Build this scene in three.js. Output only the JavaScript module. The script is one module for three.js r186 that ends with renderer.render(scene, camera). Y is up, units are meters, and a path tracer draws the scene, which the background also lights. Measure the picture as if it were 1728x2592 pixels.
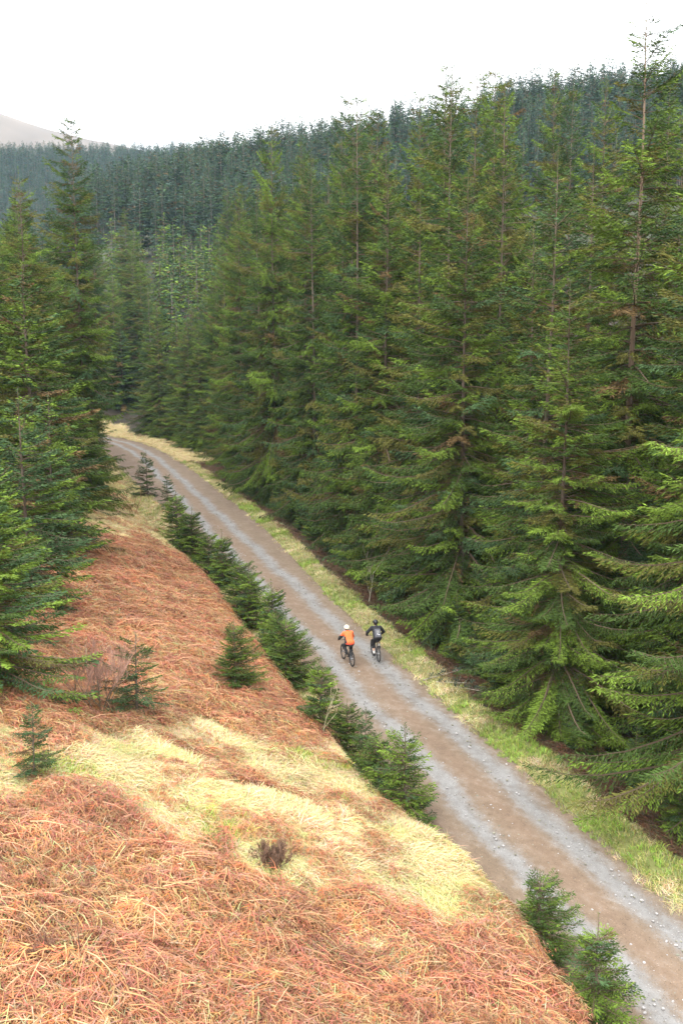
import * as THREE from 'three';
import { mergeGeometries } from 'three/addons/utils/BufferGeometryUtils.js';

// ---------------------------------------------------------------- camera, sky, sun, exposure
const scene = new THREE.Scene();
const camera = new THREE.PerspectiveCamera(55, 682 / 1024, 0.1, 6000);
camera.position.set(0, 14, 0);
camera.lookAt(0, 14 - Math.tan(9.04 * Math.PI / 180) * 100, -100);
const renderer = new THREE.WebGLRenderer({ antialias: true });
renderer.toneMapping = THREE.LinearToneMapping;
renderer.toneMappingExposure = 1.95;
renderer.shadowMap.enabled = true;
{ // overcast sky: brightest overhead, about a third of that at the horizon
  const W = 64, Hh = 128, d = new Float32Array(W * Hh * 4);
  for (let j = 0; j < Hh; j++) for (let i = 0; i < W; i++) {
    const el = ((j + 0.5) / Hh - 0.5) * Math.PI, s = Math.max(0, Math.sin(el));
    const L = 2.5 * (1 + 2 * s) / 3, k = (j * W + i) * 4;
    d[k] = L; d[k + 1] = L; d[k + 2] = L * 1.005; d[k + 3] = 1;
  }
  const t = new THREE.DataTexture(d, W, Hh, THREE.RGBAFormat, THREE.FloatType);
  t.mapping = THREE.EquirectangularReflectionMapping; t.magFilter = THREE.LinearFilter; t.minFilter = THREE.LinearFilter; t.needsUpdate = true;
  scene.background = t; scene.environment = t;
}
const sun = new THREE.DirectionalLight(new THREE.Color(1.0, 0.96, 0.9), 1.3);
sun.position.set(-50, 130, 60); sun.target.position.set(0, 0, -50);
sun.castShadow = true; sun.shadow.radius = 45;
Object.assign(sun.shadow.camera, { left: -220, right: 220, top: 220, bottom: -220, near: 1, far: 600 });
sun.shadow.mapSize.set(2048, 2048);
scene.add(sun, sun.target);
scene.fog = new THREE.FogExp2(new THREE.Color(0.55, 0.78, 1.0), 0.00012);

// ---------------------------------------------------------------- helpers
function rng(seed) { let a = seed >>> 0; return () => { a = (a + 0x6D2B79F5) | 0; let t = Math.imul(a ^ (a >>> 15), 1 | a); t = (t + Math.imul(t ^ (t >>> 7), 61 | t)) ^ t; return ((t ^ (t >>> 14)) >>> 0) / 4294967296; }; }
const hash = (x, y, k = 0) => { let h = Math.imul(x | 0, 374761393) + Math.imul(y | 0, 668265263) + Math.imul(k | 0, 2147483647); h = Math.imul(h ^ (h >>> 13), 1274126177); return ((h ^ (h >>> 16)) >>> 0) / 4294967296; };
function vnoise(x, y, k = 0) { const i = Math.floor(x), j = Math.floor(y), u = x - i, v = y - j, a = u * u * (3 - 2 * u), b = v * v * (3 - 2 * v); return (hash(i, j, k) * (1 - a) + hash(i + 1, j, k) * a) * (1 - b) + (hash(i, j + 1, k) * (1 - a) + hash(i + 1, j + 1, k) * a) * b; }
const fbm = (x, y, k = 0, o = 4) => { let s = 0, w = 0.5, t = 0; for (let i = 0; i < o; i++) { s += w * vnoise(x, y, k + i * 7); t += w; w *= 0.5; x *= 2.03; y *= 2.03; } return s / t; };
const clamp = (x, a = 0, b = 1) => Math.min(b, Math.max(a, x));
const lerp = (a, b, t) => a + (b - a) * t;
const smooth = (a, b, x) => { const t = clamp((x - a) / (b - a)); return t * t * (3 - 2 * t); };
const V = (x, y, z) => new THREE.Vector3(x, y, z);
const names = new Map();
function numbered(n) { const k = names.get(n) ?? 0; names.set(n, k + 1); return k ? n + '_' + String(k).padStart(3, '0') : n; }
function tag(o, label, category, group, kind) { if (label) o.userData.label = label; if (category) o.userData.category = category; if (group) o.userData.group = group; if (kind) o.userData.kind = kind; return o; }
function mesh(name, geo, mat, parent) { const m = new THREE.Mesh(geo, mat); m.name = parent && parent !== scene ? name : numbered(name); m.castShadow = m.receiveShadow = true; (parent ?? scene).add(m); return m; }
function base(name, x, y, z, turn = 0, scale = 1) { const g = new THREE.Group(); g.name = numbered(name); g.position.set(x, y, z); g.rotation.y = turn; g.scale.setScalar(scale); scene.add(g); return g; }
function copy(o, x, y, z, turn, scale) { const c = o.clone(); c.userData = {}; c.name = numbered(o.name.replace(/_\d{3}$/, '')); c.position.set(x, y, z); c.rotation.y = turn; c.scale.setScalar(scale); scene.add(c); return c; }

// triangles with a colour per face
class Tris {
  constructor(n = 4096) { this.p = new Float32Array(n * 9); this.c = new Float32Array(n * 9); this.n = 0; }
  tri(ax, ay, az, bx, by, bz, cx, cy, cz, col) {
    if ((this.n + 1) * 9 > this.p.length) { const p = new Float32Array(this.p.length * 2); p.set(this.p); this.p = p; const c = new Float32Array(this.c.length * 2); c.set(this.c); this.c = c; }
    const k = this.n * 9, p = this.p, c = this.c;
    p[k] = ax; p[k + 1] = ay; p[k + 2] = az; p[k + 3] = bx; p[k + 4] = by; p[k + 5] = bz; p[k + 6] = cx; p[k + 7] = cy; p[k + 8] = cz;
    for (let i = 0; i < 9; i++) c[k + i] = col[i % 3];
    this.n++;
  }
  // flat pointed shoot: rhombus from a along dir, half-width vector w
  shoot(a, d, w, len, col) {
    const mx = a.x + d.x * len * 0.45, my = a.y + d.y * len * 0.45, mz = a.z + d.z * len * 0.45, tx = a.x + d.x * len, ty = a.y + d.y * len, tz = a.z + d.z * len;
    this.tri(a.x, a.y, a.z, mx + w.x, my + w.y, mz + w.z, tx, ty, tz, col);
    this.tri(a.x, a.y, a.z, tx, ty, tz, mx - w.x, my - w.y, mz - w.z, col);
  }
  // tapered round stick between two points
  stick(a, b, ra, rb, col, sides = 3) {
    const d = V(b.x - a.x, b.y - a.y, b.z - a.z), u = Math.abs(d.y) > Math.abs(d.x) + Math.abs(d.z) ? V(1, 0, 0) : V(0, 1, 0), e = V().crossVectors(d, u).normalize(), f = V().crossVectors(d, e).normalize();
    for (let i = 0; i < sides; i++) {
      const t0 = i / sides * 6.2832, t1 = (i + 1) / sides * 6.2832, c0 = Math.cos(t0), s0 = Math.sin(t0), c1 = Math.cos(t1), s1 = Math.sin(t1);
      const P = (o, r, c, s) => [o.x + r * (e.x * c + f.x * s), o.y + r * (e.y * c + f.y * s), o.z + r * (e.z * c + f.z * s)];
      const A = P(a, ra, c0, s0), B = P(a, ra, c1, s1), C = P(b, rb, c1, s1), D = P(b, rb, c0, s0);
      this.tri(...A, ...B, ...C, col); this.tri(...A, ...C, ...D, col);
    }
  }
  geo() { const g = new THREE.BufferGeometry(); g.setAttribute('position', new THREE.BufferAttribute(this.p.slice(0, this.n * 9), 3)); g.setAttribute('color', new THREE.BufferAttribute(this.c.slice(0, this.n * 9), 3)); g.computeVertexNormals(); return g; }
}

// ---------------------------------------------------------------- the lie of the land (x right, D = -z ahead, metres)
const trackLine = [[37, -80], [25.3, -40], [13.5, 0], [1.7, 40], [-10.1, 80], [-19.5, 112], [-28.2, 140], [-37, 161], [-49, 177], [-66, 186], [-90, 192], [-130, 196]];
const track = new THREE.CatmullRomCurve3(trackLine.map(([x, d]) => V(x, 0, -d)), false, 'centripetal').getSpacedPoints(420);
function onTrack(x, D) { // [signed distance from the centre line, right positive; run along it]
  let best = 1e9, bi = 0; const z = -D, step = track[0].distanceTo(track[1]);
  for (let i = 0; i < track.length - 1; i += 4) { const dx = x - track[i].x, dz = z - track[i].z, q = dx * dx + dz * dz; if (q < best) { best = q; bi = i; } }
  let res = null, bd = 1e9;
  for (let i = Math.max(0, bi - 5); i < Math.min(track.length - 1, bi + 6); i++) {
    const a = track[i], b = track[i + 1], ex = b.x - a.x, ez = b.z - a.z, l2 = ex * ex + ez * ez, u = clamp(((x - a.x) * ex + (z - a.z) * ez) / l2), px = x - a.x - ex * u, pz = z - a.z - ez * u, q = px * px + pz * pz;
    if (q < bd) { bd = q; const side = ex * pz - ez * px > 0 ? 1 : -1; res = [side * Math.sqrt(q), (i + u) * step]; }
  }
  return res;
}
const edgeTable = [[-80, -3.5], [17.6, -3.5], [19.5, -3.5], [20.7, -3.2], [21.9, -3.05], [24.7, -3.27], [27.2, -4.05], [31, -4.25], [33, -4.6], [41.6, -4.6], [55, -4.85], [65, -5.4], [78, -6.4], [110, -6.5], [400, -6.5]];
const bankEdge = (D) => { let i = 0; while (i < edgeTable.length - 2 && D > edgeTable[i + 1][0]) i++; const [a, p] = edgeTable[i], [b, q] = edgeTable[i + 1]; return lerp(p, q, clamp((D - a) / (b - a))) + 0.3 * (fbm(D * 0.5, 3.3, 5, 3) - 0.5); };
const rightEdge = (D) => lerp(1.8, 3.5, smooth(42, 88, D)), leftEdge = (D) => -lerp(2.3, 4.7, smooth(70, 125, D)); // the gravel widens towards the bend
function farHeight(x, D) {
  const a = x / Math.max(D, 40);
  let h = 0;
  const crest = lerp(58, 93, clamp((a + 0.27) / 0.64)) * lerp(0.66, 1, smooth(-0.31, -0.235, a)) * smooth(-0.6, -0.4, a);
  const A = crest * (0.36 * smooth(172, 226, D) + 0.26 * smooth(215, 268, D) + 0.38 * smooth(255, 345, D)) * (1 - 0.6 * smooth(360, 560, D));
  h = Math.max(h, A);
  const B = 170 * smooth(420, 900, D) * smooth(0.25, -0.1, a) * (1 - 0.4 * smooth(920, 1200, D)); h = Math.max(h, B);
  const C = (434 + 12 * Math.sin(a * 9 + 2) - 56 * clamp((a + 0.33) / 0.1, -0.4, 8)) * smooth(1050, 1800, D) * smooth(0.3, 0.05, a); h = Math.max(h, C);
  return h + smooth(160, 300, D) * 6 * (fbm(x * 0.012, D * 0.012, 91) - 0.5) + smooth(1100, 1700, D) * 26 * (fbm(x * 0.004, D * 0.004, 17) - 0.5);
}
function H(x, D) {
  const [t, s] = onTrack(x, D); let h = 0;
  const e = bankEdge(D), near = 1 - smooth(150, 240, D);
  const rE = rightEdge(D), lE = leftEdge(D);
  if (t < lE + 0.1) {
    const d = e - t; // beyond the edge of the cut
    h = 0.06 * smooth(lE + 0.1, lE - 0.9, t) * 1.5;
    h -= 0.16 * Math.exp(-(((t - (e + 0.9)) / 0.45) ** 2));
    h += 1.0 * smooth(-0.55, 0.1, d);
    if (d > 0) h += 0.34 * Math.min(d, 13) + 0.22 * Math.max(0, d - 13);
    h += smooth(0, 3, d) * (0.9 * (fbm(x * 0.16, D * 0.16, 2) - 0.5) + 0.6 * (fbm(x * 0.7, D * 0.7, 9, 3) - 0.5));
    if (h > 14) h = 14 + (h - 14) * 0.4;
    h *= lerp(0.35, 1, near);
  } else if (t > rE - 0.05) {
    const q = t - rE + 1.8;
    h = 0.2 * smooth(1.75, 2.5, q) - 0.42 * Math.max(0, Math.min(q, 6.8) - 3.1) - 0.01 * Math.max(0, Math.min(q, 60) - 9);
    h += smooth(1.9, 3, q) * 0.3 * (fbm(x * 0.5, D * 0.5, 4, 3) - 0.5);
    h *= 1 - smooth(95, 140, D);
  } else h = 0.03 * (1 - (t / 2) ** 2);
  return h + farHeight(x, D);
}

// ---------------------------------------------------------------- ground cover: where grass, bracken and forest floor lie (plan outlines, metres)
const inside = (poly, x, D) => { let c = false; for (let i = 0, j = poly.length - 1; i < poly.length; j = i++) { const [xi, yi] = poly[i], [xj, yj] = poly[j]; if ((yi > D) !== (yj > D) && x < (xj - xi) * (D - yi) / (yj - yi) + xi) c = !c; } return c; };
const grassLower = [[-14, 22], [-8.8, 22], [-8.3, 22.7], [-7.6, 24.5], [-6, 25.1], [-4.9, 28.9], [-4, 29.6], [-2.9, 29.6], [-1.2, 30.4], [-0.1, 33.6], [1.2, 30.1], [3.4, 27.1], [4.8, 23.9], [4.9, 21.6], [2.9, 19.8], [1.7, 19.9], [0.7, 20], [-0.6, 19.9], [-1.4, 19.6], [-2.1, 20], [-2.7, 20.8], [-3.5, 20.1], [-4.5, 20.5], [-5.5, 20.9], [-6.3, 20.2], [-7.5, 19.6], [-8, 19.2], [-14, 18.8]];
const grassUpper = [[-26, 92], [-30, 132], [-15.9, 86], [-11.0, 69.5], [-10.6, 62], [-13.2, 66.5], [-14.9, 57.5], [-18, 58]];
const blob = (x, D, cx, cd, rx, rd) => ((x - cx) / rx) ** 2 + ((D - cd) / rd) ** 2 < 1;
// kinds: 0 track bed, 1 pale grass, 2 bracken, 3 left verge, 4 right verge, 5 forest floor, 6 far hill, 7 moor
function cover(x, D) {
  if (D > 1150) return 7; if (D > 236) return 6;
  const [t] = onTrack(x, D), j = fbm(x * 0.55, D * 0.55, 31, 3) - 0.5;
  const rE = rightEdge(D), lE = leftEdge(D);
  if (t > lE - 0.15 + j * 0.5 && t < rE + j * 0.4) return 0;
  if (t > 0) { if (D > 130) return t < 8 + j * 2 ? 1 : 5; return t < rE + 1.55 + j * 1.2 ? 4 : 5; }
  const e = bankEdge(D);
  if (t > e + 0.3) return 3;
  const wx = x + (fbm(x * 0.35, D * 0.35, 41, 3) - 0.5) * 2.2, wd = D + (fbm(x * 0.35, D * 0.35, 47, 3) - 0.5) * 2.2;
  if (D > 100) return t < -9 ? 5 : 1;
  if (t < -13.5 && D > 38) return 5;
  if (blob(wx, wd, -2.4, 25.4, 1.0, 0.6) || blob(wx, wd, -7.1, 23.4, 0.9, 0.7) || blob(wx, wd, -3.9, 26.2, 0.7, 0.4)) return 2;
  if (inside(grassLower, wx, wd) || inside(grassUpper, wx, wd) || blob(wx, wd, 1.2, 18.2, 0.9, 0.35)) return 1;
  return 2;
}
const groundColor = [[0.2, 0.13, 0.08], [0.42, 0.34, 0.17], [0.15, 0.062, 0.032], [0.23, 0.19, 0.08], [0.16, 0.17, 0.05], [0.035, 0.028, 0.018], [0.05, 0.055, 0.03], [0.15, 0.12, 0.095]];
{ // one sheet to the horizon, finest along the track and the cut bank
  const rows = []; for (let D = -70; D < 6; D += 3.5) rows.push(D); for (let D = 6; D < 100; D += 0.33) rows.push(D);
  for (let D = 100; D < 5000; D *= 1.0105) rows.push(D);
  const off = []; { for (let t = -7.4; t < 5; t += 0.16) off.push(t); for (let t = 5, k = 0.25; t < 6500; k *= 1.085) { off.push(t); t += k; } for (let t = -7.4, k = 0.2; t > -6500; k *= 1.085) { t -= k; off.unshift(t); } }
  const n = off.length, P = new Float32Array(rows.length * n * 3), C = new Float32Array(rows.length * n * 3), I = [];
  rows.forEach((D, r) => off.forEach((o, c) => {
    const x = 13.5 - 0.2952 * Math.min(D, 150) + o * 1.043, k = (r * n + c) * 3;
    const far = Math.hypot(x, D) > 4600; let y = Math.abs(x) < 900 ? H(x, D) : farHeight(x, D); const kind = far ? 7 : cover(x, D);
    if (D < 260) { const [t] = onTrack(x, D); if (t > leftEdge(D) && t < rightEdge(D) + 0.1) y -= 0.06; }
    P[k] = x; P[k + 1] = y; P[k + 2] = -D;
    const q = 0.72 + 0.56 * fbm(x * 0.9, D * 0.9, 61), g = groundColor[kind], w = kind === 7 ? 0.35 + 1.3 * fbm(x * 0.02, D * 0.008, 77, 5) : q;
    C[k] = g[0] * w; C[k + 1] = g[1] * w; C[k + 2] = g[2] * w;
  }));
  for (let r = 0; r < rows.length - 1; r++) for (let c = 0; c < n - 1; c++) { const a = r * n + c; I.push(a, a + 1, a + n, a + 1, a + n + 1, a + n); }
  const g = new THREE.BufferGeometry(); g.setAttribute('position', new THREE.BufferAttribute(P, 3)); g.setAttribute('color', new THREE.BufferAttribute(C, 3)); g.setIndex(I); g.computeVertexNormals();
  const m = mesh('ground', g, new THREE.MeshStandardMaterial({ vertexColors: true, roughness: 1 }), scene);
  tag(m, 'bracken and grass bank, forest floor and far hills', 'ground', null, 'structure');
}

// ---------------------------------------------------------------- gravel track
function dataTex(w, h, f, srgb) { const d = new Uint8Array(w * h * 4); for (let j = 0; j < h; j++) for (let i = 0; i < w; i++) { const c = f(i, j), k = (j * w + i) * 4; for (let q = 0; q < 3; q++) d[k + q] = clamp(c[q], 0, 255); d[k + 3] = 255; } const t = new THREE.DataTexture(d, w, h); t.wrapS = t.wrapT = THREE.RepeatWrapping; t.magFilter = THREE.LinearFilter; t.minFilter = THREE.LinearMipmapLinearFilter; t.generateMipmaps = true; if (srgb) t.colorSpace = THREE.SRGBColorSpace; t.needsUpdate = true; return t; }
const toS = (l) => 255 * (l <= 0.0031308 ? 12.92 * l : 1.055 * Math.pow(Math.max(l, 0), 1 / 2.4) - 0.055);
const trackHalf = [-5.3, 3.9];
{
  const W = 920, L = 2048, width = trackHalf[1] - trackHalf[0], length = 26; // a stretch of 26 m, repeated
  const per = (v, k, s) => { const p = s; return fbm(v[0], ((v[1] % p) + p) % p, k, 3); };
  const field = (i, j) => {
    const t = trackHalf[0] + i / W * width, v = j / L;
    const wob = 0.13 * Math.sin(v * 6.2832 * 2 + 1) + 0.06 * Math.sin(v * 6.2832 * 5);
    const blend = smooth(0, 0.06, v) * 1, n1 = lerp(fbm(t * 1.3, (v + 1) * 20, 3, 4), fbm(t * 1.3, v * 20, 3, 4), blend), n2 = lerp(fbm(t * 6, (v + 1) * 110, 13, 3), fbm(t * 6, v * 110, 13, 3), blend);
    const rut = Math.max(Math.exp(-(((t + 1.02 - wob) / 0.44) ** 2)), Math.exp(-(((t - 1.06 - wob * 0.8) / 0.5) ** 2)));
    const grey = smooth(0.02, 1.05, rut + (n1 - 0.5) * 0.5 + (n2 - 0.5) * 0.6 + (hash(i >> 1, j >> 1, 8) - 0.5) * 0.35);
    return [t, grey, n1, n2, hash(i, j, 5), hash(i >> 1, j >> 1, 6)];
  };
  const colTex = dataTex(W, L, (i, j) => {
    const [t, g, n1, n2, h, h2] = field(i, j), edge = Math.max(smooth(-1.7, -2.4, t), smooth(2, 3, t) * 0.6), mid = 1 - Math.min(1, Math.abs(t) / 0.8);
    const brown = [lerp(0.184, 0.163, edge) + 0.01 * mid, lerp(0.132, 0.112, edge), lerp(0.088, 0.077, edge)], grey = [0.218, 0.211, 0.203];
    let k = 0.72 + 0.28 * n1 + 0.34 * (n2 - 0.3) + 0.22 * (h - 0.5) + 0.14 * (h2 - 0.5); if (h2 > 0.985) k *= 1.5; if (h2 < 0.02) k *= 0.62;
    return [0, 1, 2].map((q) => toS(lerp(brown[q], grey[q], g) * k));
  }, true);
  const bumpTex = dataTex(W, L, (i, j) => { const f = field(i, j), b = 90 + 60 * (f[5] - 0.5) + 70 * (f[4] - 0.5) + 80 * (f[3] - 0.5); return [b, b, b]; }, false);
  const rows = 640, cols = 34, P = [], U = [], I = [], run0 = 0, step = track[0].distanceTo(track[1]), total = step * (track.length - 1);
  const cur = new THREE.CatmullRomCurve3(track);
  for (let r = 0; r <= rows; r++) {
    const s = r / rows * total, i = Math.min(track.length - 2, Math.floor(s / step)), f = s / step - i, p = track[i].clone().lerp(track[i + 1], f), a = track[Math.max(0, i - 1)], b = track[Math.min(track.length - 1, i + 2)], d = b.clone().sub(a).normalize(), right = V(-d.z, 0, d.x);
    for (let c = 0; c <= cols; c++) {
      const w0 = leftEdge(-p.z) - 0.45, w1 = rightEdge(-p.z) + 0.3, t = lerp(w0, w1, c / cols), x = p.x + right.x * t, z = p.z + right.z * t;
      const rut = -0.035 * Math.max(Math.exp(-(((t + 1.02) / 0.4) ** 2)), Math.exp(-(((t - 1.06) / 0.4) ** 2)));
      const lip = c === 0 || c === cols ? -0.2 : 0, e2 = t < w0 + 0.5 || t > w1 - 0.35 ? 0.012 : 0;
      P.push(x, H(x, -z) + 0.012 + rut + lip + e2 + 0.03 * (fbm(x * 1.1, z * 1.1, 71, 3) - 0.5) * (lip ? 0 : 1), z); U.push(clamp((t - trackHalf[0]) / width, 0.01, 0.99), s / length);
    }
  }
  for (let r = 0; r < rows; r++) for (let c = 0; c < cols; c++) { const a = r * (cols + 1) + c; I.push(a, a + 1, a + cols + 1, a + 1, a + cols + 2, a + cols + 1); }
  const g = new THREE.BufferGeometry(); g.setAttribute('position', new THREE.Float32BufferAttribute(P, 3)); g.setAttribute('uv', new THREE.Float32BufferAttribute(U, 2)); g.setIndex(I); g.computeVertexNormals();
  tag(mesh('gravel_track', g, new THREE.MeshStandardMaterial({ map: colTex, bumpMap: bumpTex, bumpScale: 0.03, roughness: 0.95 }), scene), 'rutted gravel forest track with brown crown', 'track', null, 'structure');
}

// ---------------------------------------------------------------- spruces
const woodTone = (r, a) => { const k = 0.75 + r() * 0.5; return a.map((c) => c * k); };
function tube(points, radii, sides, col) { // smooth tapered tube with vertex colours
  const P = [], C = [], I = [];
  points.forEach((p, i) => {
    const d = points[Math.min(points.length - 1, i + 1)].clone().sub(points[Math.max(0, i - 1)]).normalize(), u = Math.abs(d.y) > 0.8 ? V(1, 0, 0) : V(0, 1, 0), e = V().crossVectors(d, u).normalize(), f = V().crossVectors(d, e).normalize();
    for (let k = 0; k < sides; k++) { const a = k / sides * 6.2832; P.push(p.x + radii[i] * (e.x * Math.cos(a) + f.x * Math.sin(a)), p.y + radii[i] * (e.y * Math.cos(a) + f.y * Math.sin(a)), p.z + radii[i] * (e.z * Math.cos(a) + f.z * Math.sin(a))); C.push(...(typeof col === 'function' ? col(i, k) : col)); }
  });
  for (let i = 0; i < points.length - 1; i++) for (let k = 0; k < sides; k++) { const a = i * sides + k, b = i * sides + (k + 1) % sides; I.push(a, a + sides, b, b, a + sides, b + sides); }
  const g = new THREE.BufferGeometry(); g.setAttribute('position', new THREE.Float32BufferAttribute(P, 3)); g.setAttribute('color', new THREE.Float32BufferAttribute(C, 3)); g.setIndex(I); g.computeVertexNormals(); return g;
}
const GREEN = { fresh: [0.142, 0.222, 0.03], deep: [0.06, 0.105, 0.022], blue: [0.062, 0.115, 0.044], olive: [0.135, 0.135, 0.03], brown: [0.14, 0.092, 0.038], teal: [0.07, 0.115, 0.085] };  // last tone has distance haze painted into the needles, for far trees
const foliageMat = new THREE.MeshPhysicalMaterial({ vertexColors: true, roughness: 0.9, specularIntensity: 0.35, side: THREE.DoubleSide });
const barkMat = new THREE.MeshStandardMaterial({ vertexColors: true, roughness: 0.95 });
function spruceGeo(o) {
  const r = rng(o.seed), T = new Tris(1 << 15), Ht = o.H, lean = (r() - 0.5) * 0.02 * Ht, bend = r() * 6;
  const axis = (h) => V(lean * (h / Ht) ** 2 + 0.06 * Math.sin(h * 0.35 + bend), h, 0.05 * Math.cos(h * 0.3 + bend));
  const d = V(), side = V(), up = V(), sd = V(), q = V(), w = V(), dir = V(), tmp = V(), pt = V();
  const mix = o.mix; // weights of the greens
  const pick = () => { let s = r(), k = 0; const ks = Object.keys(mix); for (; k < ks.length - 1; k++) { s -= mix[ks[k]]; if (s < 0) break; } return GREEN[ks[k]]; };
  let h = o.cb, az = r() * 6.28;
  while (h < Ht - o.leader) {
    const u = (h - o.cb) / (Ht - o.cb), nb = Math.max(3, Math.round(lerp(o.nb, o.nb * 0.7, u) + (r() - 0.5) * 2));
    for (let b = 0; b < nb; b++) {
      az += 6.2832 / nb + (r() - 0.5) * 0.9;
      if (r() < o.gap) continue;
      const hh = h + (r() - 0.3) * o.whorl * 0.7, asym = 1 + 0.22 * Math.sin(az * 1 + bend) + 0.15 * Math.sin(az * 2 + h * 0.7 + bend);
      const L = Math.max(0.12, o.R * (Math.pow(1 - u, o.taper) * 0.96 + 0.04) * lerp(0.82, 1, smooth(0, 0.12, u)) * (r() < o.major ? 1.0 + 0.3 * r() : 0.48 + 0.36 * r()) * asym);
      const p0 = lerp(o.p0, o.p1, Math.pow(u, 1.2)) + (r() - 0.5) * 0.5, droop = lerp(o.droop, 0.12, u) * (0.7 + 0.6 * r()), lift = 0.55 * droop + 0.2 * r();
      const n = o.seg, pts = [axis(hh)], pit = []; let a2 = az;
      for (let i = 0; i < n; i++) { const v = (i + 0.5) / n, p = p0 - droop * Math.sin(Math.min(1, v * 1.15) * 2.6) + lift * v * v; a2 += (r() - 0.5) * 0.16; pit.push([p, a2]); const l = L / n, c = Math.cos(p); pts.push(pts[i].clone().add(tmp.set(Math.cos(a2) * c * l, Math.sin(p) * l, Math.sin(a2) * c * l))); }
      const wood = woodTone(r, [0.13, 0.095, 0.065]), rw = 0.006 + 0.009 * L;
      for (let i = 0; i < n; i++) T.stick(pts[i], pts[i + 1], rw * (1 - i / n) + 0.003, rw * (1 - (i + 1) / n) + 0.003, wood, 3);
      const tone = pick(), tk = 0.62 + 0.58 * r() * r() + 0.18 * r(), dead = r() < o.dead;
      const start = Math.min(L * 0.45, o.bare * (0.6 + 0.8 * r())), step = o.sec * (0.85 + 0.3 * r());
      let sgn = 1;
      for (let l = start; l < L; l += step * (0.7 + 0.6 * r()) * 0.5) {
        sgn = -sgn; const v = l / L, i = Math.min(n - 1, Math.floor(v * n)), f = v * n - i, [p, a] = pit[i];
        pt.copy(pts[i]).lerp(pts[i + 1], f);
        d.set(Math.cos(a) * Math.cos(p), Math.sin(p), Math.sin(a) * Math.cos(p)); side.set(-Math.sin(a) * sgn, 0, Math.cos(a) * sgn);
        const ls = Math.min(o.secMax, 0.34 * L + 0.12) * (0.25 + 0.75 * Math.pow(1 - v, 0.7)) * (0.65 + 0.6 * r()) * (v < 0.3 ? 0.75 : 1);
        const fw = 0.62 + 0.25 * r(), hang = o.hang * (0.4 + 1.0 * r()) * lerp(1, 0.25, u);
        sd.copy(d).multiplyScalar(fw).addScaledVector(side, 0.75).add(tmp.set(0, -hang, 0)).normalize();
        const isDead = dead || (v < 0.35 && r() < 0.12 + o.dead), tn = isDead ? GREEN.brown : tone, kk = tk * (0.8 + 0.4 * r());
        up.crossVectors(sd, side).normalize();
        q.copy(pt).addScaledVector(sd, ls); q.y -= ls * ls * 0.18 * o.hang;
        w.crossVectors(sd, tmp.set(r() - 0.5, 1, r() - 0.5)).normalize().multiplyScalar(o.twig);
        T.tri(pt.x - w.x, pt.y - w.y, pt.z - w.z, pt.x + w.x, pt.y + w.y, pt.z + w.z, q.x, q.y, q.z, wood);
        const ns = Math.max(1, Math.round(ls / o.shootStep));
        for (let s = 0; s <= ns; s++) {
          const vv = (s + r() * 0.6) / (ns + 0.6), x = s === ns ? 0 : (s & 1 ? 1 : -1);
          tmp.copy(pt).lerp(q, Math.min(vv, 1));
          dir.copy(sd).multiplyScalar(0.8).addScaledVector(d, 0.15); w.crossVectors(sd, up).normalize();
          dir.addScaledVector(w, x * (0.55 + 0.3 * r())); dir.y += (r() - 0.62) * 0.6 * (1 + o.hang * 0.6); dir.normalize();
          w.set(r() - 0.5, r() - 0.5, r() - 0.5).cross(dir).normalize().multiplyScalar(o.shootW * (0.7 + 0.6 * r()));
          const ck = kk * (0.82 + 0.36 * r());
          T.shoot(tmp, dir, w, o.shoot * (0.7 + 0.6 * r()), [tn[0] * ck, tn[1] * ck, tn[2] * ck]);
        }
      }
    }
    h += o.whorl * (0.8 + 0.4 * r()) * lerp(1, o.topOpen, smooth(0.75, 1, u));
  }
  // leading shoot, set with short needles
  const leaf = pick();
  for (let k = 0; k < 10 + o.leader * 14; k++) { const hh = Ht - o.leader * (0.05 + 1.1 * r()), a = r() * 6.28; pt.copy(axis(hh)); dir.set(Math.cos(a), 0.6 + r(), Math.sin(a)).normalize(); w.set(r() - 0.5, r() - 0.5, r() - 0.5).cross(dir).normalize().multiplyScalar(o.shootW * 0.6); T.shoot(pt, dir, w, o.shoot * 0.7, leaf.map((c) => c * (0.8 + 0.4 * r()))); }
  // dead twigs low inside the crown
  for (let k = 0; k < o.snags; k++) { const hh = o.cb * 0.3 + r() * Ht * 0.6, a = r() * 6.28, l = o.R * (0.25 + 0.4 * r()) * (1 - hh / Ht), p = -0.1 + (r() - 0.5) * 0.6; pt.copy(axis(hh)); q.set(pt.x + Math.cos(a) * l * Math.cos(p), pt.y + Math.sin(p) * l, pt.z + Math.sin(a) * l * Math.cos(p)); T.stick(pt, q, 0.012, 0.004, woodTone(r, [0.17, 0.14, 0.11]), 3); }
  const tp = [], tr = [], ts = o.trunkSeg; for (let i = 0; i <= ts; i++) { const hh = i / ts * (Ht - 0.02); tp.push(axis(i === 0 ? -0.5 : hh)); tr.push(o.r0 * Math.pow(1 - i / ts, 1.05) * (i === 0 ? 1.35 : 1) + 0.006); }
  const bk = rng(o.seed + 5), bt = o.bark ?? [0.15, 0.115, 0.085];
  return [T.geo(), tube(tp, tr, o.sides ?? 9, () => { const k = 0.65 + 0.7 * bk(); return bt.map((c) => c * k); })];
}
const bigMix = { deep: 0.42, fresh: 0.33, olive: 0.13, blue: 0.12 };
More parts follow.
